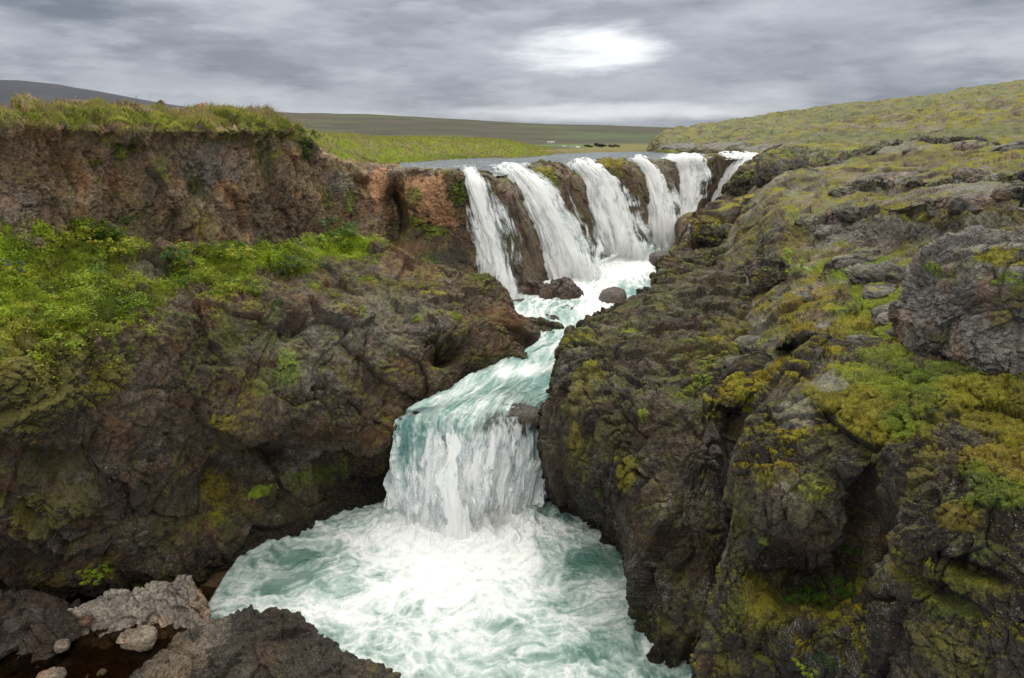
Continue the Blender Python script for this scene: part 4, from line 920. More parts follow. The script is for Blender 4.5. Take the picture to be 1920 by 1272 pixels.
for k, (px, py, Y, rad, lab, b0) in enumerate([
   (1495, 322, 60, (3.6, 2.6, 1.9), 'broad grey rock dome on the right bank behind the far falls', (.12, .115, .11)),
   (1412, 352, 66, (2.3, 1.8, 1.7), 'black mossy boulder beside the foot of the farthest fall', (.03, .028, .026)),
   (1340, 440, 53, (1.7, 1.4, .9), 'dark mossy block on the right bank above the grey pool boulder', (.05, .045, .04)),
   (1440, 520, 33, (1.3, 1.0, .75), 'dark lichen speckled boulder left of the lone lime angelica', (.055, .05, .047)),
   (1580, 530, 29, (.6, .8, .9), 'grey rock spur at the left edge of the grassy gully', (.09, .085, .08)),
   (1480, 455, 38, (1.5, 1.0, .8), 'mossy rock knob above the lone lime angelica', (.07, .065, .06)),
   (1410, 735, 20.5, (.8, .7, .35), 'golden moss covered hummock where the gully meets the dark wall', (.06, .05, .04))]):
    boulder('boulder', P(px, py, Y), rad, 2100+k*9, lab, base=b0, alt=tuple(v*1.9 for v in b0), res=150, disp=dict(amp=.7, block=.9, zs=.8, big=.4, step=.34, fine=.9, crack=.1, modmin=.6), lichen=1.0, mossamt=.75, mosskind=('mossy', 'gold') if k == 6 else ('mossy', 'mossg'), power=2.5, rot=.4*k, thr=.5 if k != 6 else -.3)
protos = []
for k in range(4):
    o = boulder('slope_rock', (0, 0, -80), (.5, .42, .30), 2200+k*9, 'tmp', base=(.10, .095, .088), alt=(.24, .23, .21), res=52, disp=dict(amp=.6, block=.4, big=.15, step=.34, fine=.3, crack=.06, modmin=.6), lichen=1.0, mossamt=.5, power=2.8); protos.append(o)
rg = np.random.default_rng(77); G_, N_, c_, m_ = SURF['right_slope']; usedp = 0
cand = rg.integers(0, [G_.shape[0]-1, G_.shape[1]-1], size=(4000, 2))
for i, j in cand:
    if usedp >= 46: break
    p_ = G_[i, j]; X, Y, d = proj(p_)
    if not (1330 < X < 1930 and 225 < Y < 690) or p_[1] > 62 or rg.random() > .5 or m_[i, j] > .85 and rg.random() < .6: continue
    o = protos[usedp] if usedp < 4 else protos[usedp % 4].copy()
    if usedp >= 4: C.objects.link(o)
    sc_ = float(.45+1.3*rg.random()**2)*(1+p_[1]/70); o.location = (float(p_[0]), float(p_[1]), float(p_[2])-.06*sc_); o.rotation_euler = (0, 0, float(rg.random()*6.28)); o.scale = (sc_, sc_, sc_*.7)
    lb = 'small grey rock in the near moss left of the huge boulder' if p_[1] < 32 and X < 1640 else 'small grey rock in the moss beside the huge boulder' if p_[1] < 32 else 'grey rock in the middle belt of the right slope' if p_[1] < 55 else 'grey rock high on the far right hillside'
    tag(o, lb, 'rock', lb.replace('rock', 'rocks')); usedp += 1
# foreground outcrops at the bottom left
def outcrop(name, label, crest, seed, base, alt, disp, lich=.3, hfront=.25, depth=4.5, wall=True, patches=(), nr=300, nc=420, material=M_ROCK):
    rows = [[], [], [], [], []]
    for px, py, Y in crest:
        x, y, z_ = P(px, py, Y)
        rows[0].append((x, y+.55, z_-2.6)); rows[1].append((x, y+.12, z_-.1)); rows[2].append((x, y-depth*.18, z_*.97+.02)); rows[3].append((x, y-depth*.45, z_*.55+hfront)); rows[4].append((x, y-depth, hfront-.9))
    for r in rows:
        a, b = r[0], r[-1]; r.insert(0, (a[0]-.5, a[1]-.2, a[2]-1.6)); r.append((b[0]+.5, b[1]-.2, b[2]-1.6))
    G = loft(rows, nr, nc); N0, s = normals(G); G = rockdisp(G, N0, seed=seed, **disp); N1, s = normals(G)
    col, moss, li = rockcol(G, N1, base, alt, seed, .1, ('mossy', 'olive'), .9, patches, lich, 0, False, .15)
    o = link(name, raw_mesh(name, G, grid_faces(*G.shape[:2], s < 0), dict(albedo=col, moss=moss, lichen=li)), material); tag(o, label, 'rock outcrop'); SURF[name+str(seed)] = (G, N1, col, moss); return o
outcrop('rock_outcrop', 'dark brown pitted rock outcrop jutting into the pool at the bottom of the photo', [(250,1275,15.9),(300,1225,16.4),(360,1185,17.2),(430,1165,17.7),(480,1152,17.8),(530,1145,17.9),(580,1172,17.3),(620,1215,16.2),(690,1242,15.8),(755,1290,14.8)], 1100,
  (.042, .036, .031), (.10, .086, .074), dict(amp=.62, block=.75, big=.5, step=.30, fine=.8, crack=.10, modmin=.6), lich=.7, patches=[(330,1230,60,'tan',.6,30),(400,1185,40,'pale',.5,16),(540,1170,50,'dark',.6,30),(700,1260,60,'dark',.5,20)], hfront=.45)
outcrop('rock_outcrop', 'pale beige cracked rock ledge of blocky chunks beside the brown stream', [(120,1165,18.6),(165,1132,19.0),(215,1118,19.3),(260,1112,19.4),(310,1094,19.6),(350,1093,19.6),(378,1120,19.2),(388,1160,18.6)], 1200,
  (.30, .275, .24), (.50, .455, .40), dict(amp=1.0, block=.55, big=.10, step=.36, fine=.12, crack=.14, modmin=1, soft=.45), lich=.0, hfront=.0, depth=1.7, nr=220, nc=360)
outcrop('rock_outcrop', 'low heap of dark angular blocks at the foot of the left wall', [(-60,1140,18.4),(0,1120,18.7),(40,1112,18.9),(90,1120,18.9),(125,1135,18.8),(150,1150,18.7)], 1300,
  (.06, .050, .044), (.10, .085, .076), dict(amp=1.0, block=.55, big=.15, step=.44, fine=.15, crack=.14, modmin=1, soft=.45), lich=.1, hfront=.05, depth=2.4, nr=220, nc=300)
st_ = [((258,1200), 17.8, (.52, .36, .26), 'flat cream coloured stone lying in the brown stream, largest of the stones there', (.34, .30, .25)),
       ((118,1212), 17.4, (.17, .15, .12), 'small pale stone in the stream beside the dark angular blocks', (.28, .24, .2)),
       ((95,1268), 16.2, (.34, .2, .12), 'pale stone low in the stream at the very bottom edge', (.28, .25, .21)),
       ((160,1165), 18.3, (.2, .2, .16), 'brown rounded stone at the left end of the beige ledge', (.15, .12, .10)),
       ((372,1185), 17.8, (.38, .3, .2), 'grey beige rock between the beige ledge and the dark outcrop', (.20, .18, .15)),
       ((180,1255), 16.4, (.34, .28, .12), 'brown flat rock under the water of the side stream', (.10, .065, .035))]
for k, ((px, py), Y, rad, lab, b0) in enumerate(st_):
    c = P(px, py, Y); c = (c[0], c[1], max(c[2], -.05) if k != 5 else -.12)
    boulder('stone', c, rad, 1400+k*9, lab, base=b0, alt=tuple(v*1.2 for v in b0), res=60, disp=dict(amp=.6, block=.45, big=.1, step=.34, fine=.08, crack=.03, modmin=1, soft=.6), power=3.5, mossamt=0, lichen=.1, cat='stone', rot=.5*k)
mid = [((1150,568), 39.3, (.8, .9, .95), 'smooth wet boulder with white water pouring round it in the upper pool', .3),
       ((1048,560), 40.6, (1.6, 1.0, .95), 'dark jagged boulder at the foot of the broad fall', 0),
       ((1062,592), 38.2, (1.6, 1.0, .6), 'low dark reddish rock above the turquoise narrows, right of the rusty ledge', .2),
       ((1000,552), 41.2, (1.0, .8, .7), 'dark rock between the feet of the narrow and the broad fall', .5),
       ((972,572), 39.0, (.55, .5, .3), 'small dark rock in white water near the narrow fall', .8),
       ((1018,592), 37.8, (.6, .5, .35), 'brown rock between two strands of foam by the rusty ledge', 1.2),
       ((1000,626), 34.6, (.75, .6, .5), 'rounded brown block on the tip of the left ledge', .2),
       ((1030,604), 36.0, (.5, .5, .4), 'dark brown rock at the left side of the narrows entrance', .7),
       ((1243,486), 47.0, (.95, .8, .55), 'smooth grey boulder lying against the right bank of the upper pool', .1),
       ((968,780), 26.75, (1.15, .8, .55), 'smooth brown rock parting the water on the lip of the lower fall', -.2),
       ((1120,606), 34.3, (.5, .5, .4), 'angular dark block where the right wall meets the narrows', .4),
       ((1132,598), 35.2, (.32, .4, .35), 'upright dark block beside the angular one on the right wall', .9),
       ((1240,420), 70.0, (1.6, 1.5, 1.6), 'dark wet rock half hidden behind the far white falls', .9)]
for k, ((px, py), Y, rad, lab, rot) in enumerate(mid[:-1]):
    c = P(px, py, Y); wetc = k in (0, 8, 9)
    boulder('boulder', c, rad, 1500+k*9, lab, base=(.075, .068, .062) if wetc else (.060, .045, .038), alt=(.12, .11, .10) if wetc else (.10, .075, .062), material=M_WET, res=110, disp=dict(amp=.15 if wetc else .7, block=.7, big=.3, step=.4, fine=.4, crack=.1, modmin=.6), power=2.3, rot=rot, lichen=.0, mossamt=0)
#@@PART3
# ------------------------------------------------------------------ vegetation
def sample(key, count, wfun, seed, screen=None):
    G, N1, col, moss = SURF[key]; rg = np.random.default_rng(seed)
    w_ = wfun(G, N1, col, moss)[:-1, :-1]
    a = np.linalg.norm(np.cross(G[1:, :-1]-G[:-1, :-1], G[:-1, 1:]-G[:-1, :-1]), axis=2)
    X, Y, d = proj(G[:-1, :-1]); vis = (X > -120) & (X < 2040) & (Y > -60) & (Y < 1330)
    pr = (np.clip(w_, 0, 1)*a*vis).ravel().astype(np.float64)
    if pr.sum() <= 0: return np.zeros((0, 3)), np.zeros((0, 3)), np.zeros((0, 3))
    idx = rg.choice(len(pr), count, p=pr/pr.sum()); i, j = np.unravel_index(idx, w_.shape)
    a_, b_ = rg.random((count, 1)), rg.random((count, 1))
    p = G[i, j]+(G[i+1, j]-G[i, j])*a_+(G[i, j+1]-G[i, j])*b_
    return p.astype(np.float32), N1[i, j], col[i, j]
def blades(name, p, nrm, col, h, wd, lean=(0, 0), seed=0, spread=.5, label=None, pale=0.0, cat=None, m=M_GRASS, up=.8, gain=1.0):
    """tapering two-segment blades, one mesh"""
    rg = np.random.default_rng(seed); N = len(p)
    if N == 0: return
    hh = h*(.45+.9*rg.random((N, 1))); a = rg.random(N)*2*math.pi
    side = np.stack([np.cos(a), np.sin(a), 0*a], 1); 
    dr = nrm*(1-up)+np.array((0, 0, up))+spread*rg.normal(size=(N, 3))*np.array((1, 1, .25))
    dr /= np.linalg.norm(dr, axis=1)[:, None]
    bend = np.array((lean[0], lean[1], -.15))+.35*rg.normal(size=(N, 3))*np.array((1, 1, .3))
    w_ = wd*(.6+.8*rg.random((N, 1)))
    b0 = p-dr*hh*.08; m1 = p+dr*hh*.55+bend*hh*.15; t1 = p+dr*hh*.92+bend*hh*.65
    V = np.stack([b0-side*w_, b0+side*w_, m1+side*w_*.75, m1-side*w_*.75, t1+side*w_*.12, t1-side*w_*.12], 1).reshape(-1, 3)
    k = np.arange(N)[:, None]*6
    F = np.stack([k+np.array([0, 1, 2, 3]), k+np.array([3, 2, 4, 5])], 1).reshape(-1, 4)
    c = col*(.65+.8*rg.random((N, 1)))*gain
    c = np.where(rg.random((N, 1)) < pale, np.array((.30, .25, .13))*(.7+.5*rg.random((N, 1))), c)
    c = np.repeat(c, 6, 0).astype(np.float32)
    o = link(name, raw_mesh(name, V, F, dict(albedo=c)), m); tag(o, label, cat, kind='stuff'); return o
def leafcloud(name, p, nrm, col, size, seed, lift=.15, label=None, gain=1.0, var=.5, parent=None, m=M_LEAF):
    rg = np.random.default_rng(seed); N = len(p)
    if N == 0: return
    a = nrm*.8+rg.normal(size=(N, 3))*.75+np.array((0, 0, .6)); a /= np.linalg.norm(a, axis=1)[:, None]
    r = rg.normal(size=(N, 3)); t = np.cross(a, r); t /= np.linalg.norm(t, axis=1)[:, None]; b = np.cross(a, t)
    s_ = size*(.5+rg.random((N, 1))); c0 = p+nrm*lift*rg.random((N, 1))+np.array((0, 0, 1))*lift*.6*rg.random((N, 1))
    V = np.stack([c0-t*s_, c0-b*s_*.42-a*s_*.10, c0+t*s_, c0+b*s_*.42-a*s_*.10], 1).reshape(-1, 3)
    F = np.arange(4*N).reshape(-1, 4)
    c = np.repeat(col*(1-var*.6+1.2*var*rg.random((N, 1)))*gain, 4, 0).astype(np.float32)
    return raw_mesh(name, V, F, dict(albedo=c), smooth=False)
turfw = lambda G, N1, col, moss: sstep(moss, .35, .8)*sstep(N1[..., 2], .15, .5)*sstep(G[..., 2], 14.0, 14.6)
K = 1.0 if QF > .8 else .5
p, nn_, c = sample('upper_left_cliff', int(150000*K), turfw, 1)
gc = np.asarray((.29, .30, .06))*(.75+.5*sstep(fbm(p*.5, 3, 901)[..., None], -.3, .3))*np.array((1, 1, 1)); gc = gc+(np.array((.38, .32, .12))-gc)*sstep(fbm(p*.35+9, 3, 903), -.1, .35)[..., None]*.6
blades('turf_grass', p, nn_, gc*1.3, .15, .009, (.25, 0), 2, .5, 'long green and straw coloured grass on top of the brown left cliff', pale=.12, cat='grass')
p, nn_, c = sample('upper_left_cliff', int(9000*K), lambda G, N1, col, moss: turfw(G, N1, col, moss)*sstep(G[..., 2], 15.6, 16.2)*sstep(fbm(G*.35, 3, 905), -.25, .25), 3)
blades('seed_grass', p, nn_, np.broadcast_to(np.asarray((.26, .20, .12)), p.shape), .36, .0065, (.55, .1), 4, .25, 'tall pale seed stalks leaning over the cliff top turf', pale=.5, cat='grass')
p, nn_, c = sample('riverbank', int(60000*K), lambda G, N1, col, moss: sstep(N1[..., 2], .2, .5)*sstep(col[..., 1], .06, .1), 5)
blades('riverbank_grass', p, nn_, c*1.35, .32, .016, (.2, 0), 6, .4, 'yellow green meadow grass on the bank of the upper river', pale=.15, cat='grass')
greenw = lambda G, N1, col, moss: sstep(moss, .4, .9)*sstep(col[..., 1]-col[..., 0], -.01, .03)*sstep(N1[..., 2], .1, .45)
p, nn_, c = sample('left_gorge_wall', int(150000*K), lambda G, N1, col, moss: greenw(G, N1, col, moss)*sstep(G[..., 2], 6.5, 8), 7)
blades('terrace_grass', p, nn_, c*1.5, .13, .010, (.1, 0), 8, .8, 'short green grass on the terrace of the left wall', pale=.04, cat='grass')
def leftveg(G, N1, col, moss):
    X, Y, d = proj(G); return sstep(moss, .2, .7)*sstep(G[..., 0]*-1, 5.5, 9.5)*sstep(G[..., 2]+.6*fbm(G*.7, 3, 912), 8.0, 9.6)*sstep(fbm(G*1.1, 3, 911), -.1, .25)
p, nn_, c = sample('left_gorge_wall', int(52000*K), leftveg, 9)
cc = c*1.3+(np.array((.30, .37, .025))-c*1.3)*sstep(fbm(p*.9, 3, 913), -.1, .3)[..., None]*.8
cc = cc+(np.array((.085, .15, .03))-cc)*sstep(fbm(p*.7+5, 3, 915), .0, .35)[..., None]*.85
me = leafcloud('undergrowth', p, nn_, cc, .042, 10, lift=.16, gain=1.35)
tag(link('undergrowth', me, M_LEAF), 'dense bright green undergrowth covering the slope at the far left', 'undergrowth', kind='stuff')
p, nn_, c = sample('right_slope', int(110000*K), lambda G, N1, col, moss: sstep(moss, .5, .9)*sstep(N1[..., 2], .3, .6)*sstep(-G[..., 1], -45, -25), 11)
blades('slope_moss_tufts', p, nn_, c*1.45, .055, .008, (.1, 0), 12, .9, 'short moss and grass tufts on the right slope', pale=.03, cat='moss')
p, nn_, c = sample('near_right_crag', int(120000*K), lambda G, N1, col, moss: sstep(moss, .5, .9)*sstep(N1[..., 2], .25, .6), 13)
blades('crag_moss_tufts', p, nn_, c*1.4, .032, .005, (.1, 0), 14, .9, 'mossy tufts on top of the near right crag', pale=.02, cat='moss')

def plant_mesh(seed, n_leaf=30, rad=.34, colr=(.19, .30, .02), col2=(.30, .30, .02)):
    rg = np.random.default_rng(seed); V, Fc, Cc = [], [], []; SV, SF = [], []
    for k in range(n_leaf):
        a = 2.4*k+rg.random()*.5; r = rad*(.45+.6*rg.random()); hgt = rad*(.25+1.15*rg.random())*(1.25-.5*r/rad)
        tip = np.array((math.cos(a)*r, math.sin(a)*r, hgt)); L = rad*.6
        out = np.array((math.cos(a), math.sin(a), .1-.35*rg.random())); out /= np.linalg.norm(out); sd_ = np.cross(out, (0, 0, 1)); sd_ /= np.linalg.norm(sd_); upv = np.cross(sd_, out)
        base = len(SV); q = .006+.004*rg.random()
        SV += [(-q, 0, 0), (q, 0, 0), tuple(tip*.55+np.array((q, 0, hgt*.12))), tuple(tip*.55+np.array((-q, 0, hgt*.12))), tuple(tip+out*L*.7+(q*.5, 0, 0)), tuple(tip+out*L*.7-np.array((q*.5, 0, 0)))]
        SF += [(base, base+1, base+2, base+3), (base+3, base+2, base+4, base+5)]
        cl = np.array(colr)+(np.array(col2)-np.array(colr))*(rg.random() if rg.random() < .35 else 0.1*rg.random()); cl = cl*(.75+.5*rg.random())
        for t, sgn in ((.0, 1), (.0, -1), (.22, 1), (.22, -1), (.45, 1), (.45, -1), (.62, 1), (.62, -1), (.72, 0), (.1, 0)):
            org = tip+out*L*t*.8+(0, 0, rg.normal()*.02); d_ = out*(.55 if sgn else 1)+sd_*sgn*.9+rg.normal(size=3)*.3; d_ /= np.linalg.norm(d_); w2 = np.cross(d_, upv)
            ll = L*(.52-.2*t)*(.85+.3*rg.random()); dro = upv*(-.18*ll*rg.random())
            b = len(V); V += [org, org+d_*ll*.45+w2*ll*.30+dro*.3, org+d_*ll+dro*1.6, org+d_*ll*.45-w2*ll*.30+dro*.3]
            Fc.append((b, b+1, b+2, b+3)); Cc += [cl*(.9+.2*rg.random())]*4
    return (raw_mesh('leaves', np.array(V), Fc, dict(albedo=np.array(Cc)), smooth=False), raw_mesh('stems', np.array(SV), SF, dict(albedo=np.tile((.12, .16, .03), (len(SV), 1)))))
KINDS_ = {'lime': [plant_mesh(21), plant_mesh(22, 18)], 'yellow': [plant_mesh(23, 20, .32, (.33, .34, .02), (.45, .38, .02))], 'green': [plant_mesh(24, 24, .34, (.055, .15, .025), (.10, .2, .03)), plant_mesh(25, 20, .34, (.08, .19, .02), (.12, .2, .02))], 'dark': [plant_mesh(26, 26, .34, (.035, .07, .028), (.05, .09, .03))]}
def leafobj(me, name, parent):
    me2 = me
    if not me2.materials: me2.materials.append(M_LEAF)
    o = bpy.data.objects.new(name, me2); C.objects.link(o); o.parent = parent; return o
def plant(name, key, px, py, size, kind, label, cat, group=None, seed=0, at=None):
    rg = random.Random(seed*13+int(px)+int(py)); mm = KINDS_[kind][seed % len(KINDS_[kind])]
    if at is None:
        c, d = locate(SURF[key][0], px, py)
    else: c = at
    r = bpy.data.objects.new(name, None); C.objects.link(r); r.location = (float(c[0]), float(c[1]), float(c[2])-.03); r.rotation_euler = (rg.uniform(-.2, .35), rg.uniform(-.2, .2), rg.uniform(0, 6.3)); r.scale = (size/.34,)*3
    r.empty_display_size = .1; leafobj(mm[0], 'leaves', r); leafobj(mm[1], 'stems', r); tag(r, label, cat, group); return r
LW, UC, RS, NC = 'left_gorge_wall', 'upper_left_cliff', 'right_slope', 'near_right_crag'
named = [
 (LW,145,455,.62,'yellow','yellow and lime angelica clump at the foot of the cliff, highest on the left slope'),
 (LW,232,478,.5,'yellow','yellowing angelica beside the bare brown scree on the terrace'),
 (LW,395,478,.55,'lime','lime angelica clump at the left of the middle terrace group'),
 (LW,455,488,.5,'yellow','low lime angelica in the middle of the terrace beside a grey stone'),
 (LW,345,485,.45,'green','dark leafed herb left of the middle terrace group under the cliff'),
 (LW,500,470,.36,'lime','small lime angelica right of the grey stone on the terrace'),
 (LW,640,440,.85,'green','big vivid green bush in the corner where the left cliff meets the red alcove'),
 (LW,620,452,.5,'lime','lime herb just in front of the big vivid green bush'),
 (LW,560,462,.4,'lime','lime herb midway along the terrace strip under the brown cliff'),
 (LW,530,458,.34,'yellow','yellow leaved herb at the cliff foot left of the terrace strip'),
 (UC,250,282,.22,'lime','little lime plant on the brown cliff face just under the turf'),
 (UC,236,303,.2,'yellow','small yellow plant clinging to the brown cliff face'),
 (UC,186,310,.2,'lime','lime sprig on the red brown rock, leftmost plant on the cliff face'),
 (UC,190,340,.18,'lime','tiny lime plant midway up the red brown cliff face'),
 (UC,220,375,.2,'green','small green plant low on the brown cliff face'),
 (UC,366,400,.24,'lime','lime plant low on the cliff face above the terrace group'),
 (UC,237,414,.28,'green','green plant at the bottom of the cliff above the scree'),
 (UC,266,412,.2,'lime','little lime plant beside the green one at the bottom of the cliff'),
 (UC,582,278,.62,'dark','dark green bush at the right end of the turf edge'),
 (UC,490,262,.5,'dark','dark green bush hanging under the turf left of the cliff end'),
 (UC,504,285,.4,'dark','dark bush on the cliff below the hanging one under the turf'),
 (UC,376,352,.42,'dark','dark grey green shrub in the middle of the brown cliff face'),
 (UC,582,292,.45,'dark','lower half of dark bush growth spilling below the turf end'),
 (RS,1490,512,.85,'lime','bright lime angelica alone on the mossy gully of the right slope'),
 (RS,1590,577,.26,'dark','dark green herb in the moss hollow left of the big grey boulder'),
 (RS,1700,505,.25,'lime','small lime herb in the grass above the big grey boulder'),
 (NC,1500,1122,.26,'green','vivid green leafy herb at the left of the grotto ledge'),
 (NC,1545,1128,.26,'green','vivid green leafy herb in the middle of the grotto ledge'),
 (NC,1580,1112,.24,'green','vivid green leafy herb at the right end of the grotto ledge'),
 (NC,1522,1100,.2,'green','small vivid green herb at the back of the grotto ledge'),
 (NC,1592,1035,.14,'green','little green plant hanging in the crevice above the grotto ledge'),
 (NC,1592,1060,.11,'lime','tiny lime plant below the hanging one in the crevice'),
 (NC,1540,1245,.2,'dark','dark green herb on the moss at the bottom edge right of the pool'),
 (NC,1500,1250,.18,'lime','lime herb low on the crag at the bottom edge'),
 (NC,1742,770,.12,'dark','small dark green herb in the moss of the near crag top'),
 (LW,545,680,.26,'lime','green plant in the middle of the dark left wall below the hollow'),
 (LW,785,595,.2,'lime','small lime tuft on the rock shelf before the red alcove'),
 (LW,350,600,.3,'dark','dark herb on the lip of the left wall beneath the grass'),
 (LW,175,1085,.4,'lime','olive green plant low on the left wall above the beige ledge'),
]
for k, (key, px, py, sz, kd, lab) in enumerate(named):
    plant('bush' if kd == 'dark' and sz > .35 else 'angelica' if kd in ('lime', 'yellow') else 'herb', key, px, py, sz, kd, lab, 'bush' if kd == 'dark' and sz > .35 else 'plant', seed=k)
p, nn_, c = sample('left_gorge_wall', 46, lambda G, N1, col, moss: leftveg(G, N1, col, moss)*sstep(N1[..., 2], .3, .6), 31)
for k in range(len(p)):
    kd = ('lime', 'lime', 'green', 'lime', 'yellow', 'dark')[k % 6]
    X, Y, d = proj(p[k]); where = ('against the brown cliff foot' if Y < 480 else 'halfway down the slope' if Y < 570 else 'low above the dark wall')+(' at the left edge' if X < 110 else '' if X < 260 else ' near the terrace')
    lb = {'lime': 'lime leafed angelica', 'green': 'mid green herb', 'yellow': 'yellowing angelica', 'dark': 'dark green herb'}[kd]+' in left undergrowth '+where
    plant('angelica' if kd in ('lime', 'yellow') else 'herb', LW, 0, 0, .28+.3*random.random(), kd, lb, 'plant', 'plants: '+lb, seed=k+3, at=p[k])

# ------------------------------------------------------------------ far farm, grove, bridge rail
def flat(name, col, rough=.7):
    m = bpy.data.materials.new(name); m.use_nodes = True; n = NT(m.node_tree)
    tcn = n.node('ShaderNodeTexCoord').outputs['Object']; f = n.noise(tcn, 3, 4)
    b = n.node('ShaderNodeBsdfPrincipled', {'Base Color': n.mix(f, tuple(v*.8 for v in col), tuple(v*1.15 for v in col)), 'Roughness': rough})
    n.node('ShaderNodeOutputMaterial', {0: b.outputs[0]}); return m
M_WALL = flat('white_render', (.6, .6, .58)); M_ROOF = flat('grey_roof', (.16, .17, .19)); M_RROOF = flat('pale_roof', (.28, .29, .30)); M_GL = flat('window_glass', (.05, .06, .07), .2)
def box(x0, x1, y0, y1, z0, z1):
    V = [(x, y, z_) for z_ in (z0, z1) for y in (y0, y1) for x in (x0, x1)]
    return V, [(0, 2, 3, 1), (4, 5, 7, 6), (0, 1, 5, 4), (2, 6, 7, 3), (0, 4, 6, 2), (1, 3, 7, 5)]
def boxobj(name, parts, m, parent):
    V, F = [], []
    for b in parts:
        v_, f_ = box(*b); k = len(V); V += v_; F += [tuple(i+k for i in f) for f in f_]
    return link(name, raw_mesh(name, V, F, smooth=False), m, parent)
def house(px, py, wpx, hpx, label, roofm):
    c, d = locate(SURF['land'][0], px, py+1); s_ = d/1280
    W_, H_, D_ = wpx*s_, hpx*s_, wpx*s_*.5
    r = bpy.data.objects.new('farmhouse', None); C.objects.link(r); r.location = (float(c[0]), float(c[1]), float(c[2])-.3); tag(r, label, 'farmhouse')
    boxobj('wall', [(-W_/2, W_/2, -D_/2, D_/2, 0, H_*.6)], M_WALL, r)
    a, b, h0, h1 = W_/2*1.04, D_/2*1.1, H_*.58, H_
    V = [(-a, -b, h0), (a, -b, h0), (a, b, h0), (-a, b, h0), (-a, 0, h1), (a, 0, h1), (-a, 0, h1), (a, 0, h1)]
    link('roof', raw_mesh('roof', V, [(0, 1, 5, 4), (2, 3, 6, 7), (0, 4, 3, 3), (1, 2, 5, 5)][:2]+[(0, 3, 2, 1)], smooth=False), roofm, r)
    for t in (-.25, .25): boxobj('window', [(W_*t-W_*.06, W_*t+W_*.06, -D_/2-.05, -D_/2+.05, H_*.22, H_*.42)], M_GL, r)
house(1033, 260, 13, 4.5, 'grey roofed farm building, highest of the far farm on the moor', M_RROOF)
house(1056, 267, 9, 4, 'low pale farm building between the other two on the green field', M_RROOF)
house(1072, 268, 10, 4.5, 'dark roofed farmhouse next to the white one on the green field', M_ROOF)
house(1084, 268.5, 7, 5, 'small bright white farmhouse, rightmost of the far farm', M_WALL)
house(1222, 266, 13, 4, 'long white low building beside the nose of the right hill', M_WALL)
def tree(px, py, hpx, wpx, seed, label, group):
    c, d = locate(SURF['land'][0], px, py); s_ = d/1280; rg = np.random.default_rng(seed); H_, W_ = hpx*s_, wpx*s_
    r = bpy.data.objects.new('tree', None); C.objects.link(r); r.location = tuple(float(v) for v in c); tag(r, label, 'tree', group)
    ph = np.linspace(0, 2*math.pi, 7)[:-1]; V = [(math.cos(a)*W_*.04, math.sin(a)*W_*.04, -.3) for a in ph]+[(math.cos(a)*W_*.02, math.sin(a)*W_*.02, H_*.6) for a in ph]
    link('trunk', raw_mesh('trunk', V, [(i, (i+1) % 6, 6+(i+1) % 6, 6+i) for i in range(6)], dict(albedo=np.tile((.06, .05, .04), (12, 1)))), M_GRASS, r)
    n_ = 700; q = rg.normal(size=(n_, 3)); q /= np.linalg.norm(q, axis=1)[:, None]; q *= rg.random((n_, 1))**.4; lump = 1+.4*fbm(q*2+seed, 2, 3)[:, None]
    p = q*lump*np.array((W_*.5, W_*.5, H_*.45))+np.array((0, 0, H_*.55))
    me = leafcloud('crown', p.astype(np.float32), q.astype(np.float32), np.tile((.022, .035, .022), (n_, 1)), H_*.09, seed, 0.01); link('crown', me, M_LEAF, r)
for k in range(11):
    tree(1098+k*6.2, 268+(k % 3)*.8, 4.5+2.6*(k in (3, 4, 5))+k % 2, 11, 60+k, 'dark tree in the small far grove right of the farm', 'trees of the far grove')

# ------------------------------------------------------------------ person in a dark jacket at the right edge
def skin(name, pts, edges, rad, m, parent, sub=2):
    me = bpy.data.meshes.new(name); me.from_pydata(pts, edges, []); o = bpy.data.objects.new(name, me); C.objects.link(o)
    o.parent = parent; me.materials.append(m)
    md = o.modifiers.new('skin', 'SKIN'); md.use_smooth_shade = True
    for i, v_ in enumerate(me.skin_vertices[0].data): v_.radius = (rad[i] if isinstance(rad[i], tuple) else (rad[i], rad[i])); v_.use_root = (i == 0)
    s2 = o.modifiers.new('sub', 'SUBSURF'); s2.levels = sub; s2.render_levels = sub; return o
M_JAC = flat('navy_jacket', (.012, .014, .025), .8); M_TRO = flat('dark_trousers', (.012, .012, .014), .9); M_SKIN = flat('skin', (.45, .28, .2), .6); M_HAIR = flat('brown_hair', (.05, .03, .02), .7); M_SHOE = flat('grey_shoe', (.25, .25, .27), .7)
pr = bpy.data.objects.new('person', None); C.objects.link(pr)
tp_ = Vector(P(1921, 394, 20.0)); bpy.context.view_layer.update(); hit_ = S.ray_cast(bpy.context.evaluated_depsgraph_get(), cam.location, (tp_-cam.location).normalized())
c = np.array(hit_[1] if hit_[0] else P(1917, 391, 26))          # where the rocks are, under the feet
pr.location = (float(c[0]), float(c[1]), float(c[2])+.0); tag(pr, 'person in a dark navy jacket standing on the rocks at the very right edge', 'person')
B_ = [(0, 0, .95), (0, .01, 1.12), (0, .02, 1.28), (0, .02, 1.42), (0, .01, 1.50),
      (-.19, .02, 1.38), (-.43, .04, 1.17), (-.20, -.10, 1.0), (.19, .02, 1.38), (.25, .03, 1.12), (.24, -.08, .88),
      (-.10, 0, .90), (-.14, -.02, .48), (-.16, .02, .08), (.10, 0, .90), (.13, -.03, .48), (.15, .0, .08)]
E_ = [(0, 1), (1, 2), (2, 3), (3, 4), (3, 5), (5, 6), (6, 7), (3, 8), (8, 9), (9, 10), (0, 11), (11, 12), (12, 13), (0, 14), (14, 15), (15, 16)]
skin('body', B_, E_, [.15, (.16, .11), (.18, .12), (.15, .10), .055, .07, .05, .04, .07, .05, .04, .10, .075, .055, .10, .075, .055], M_TRO, pr)
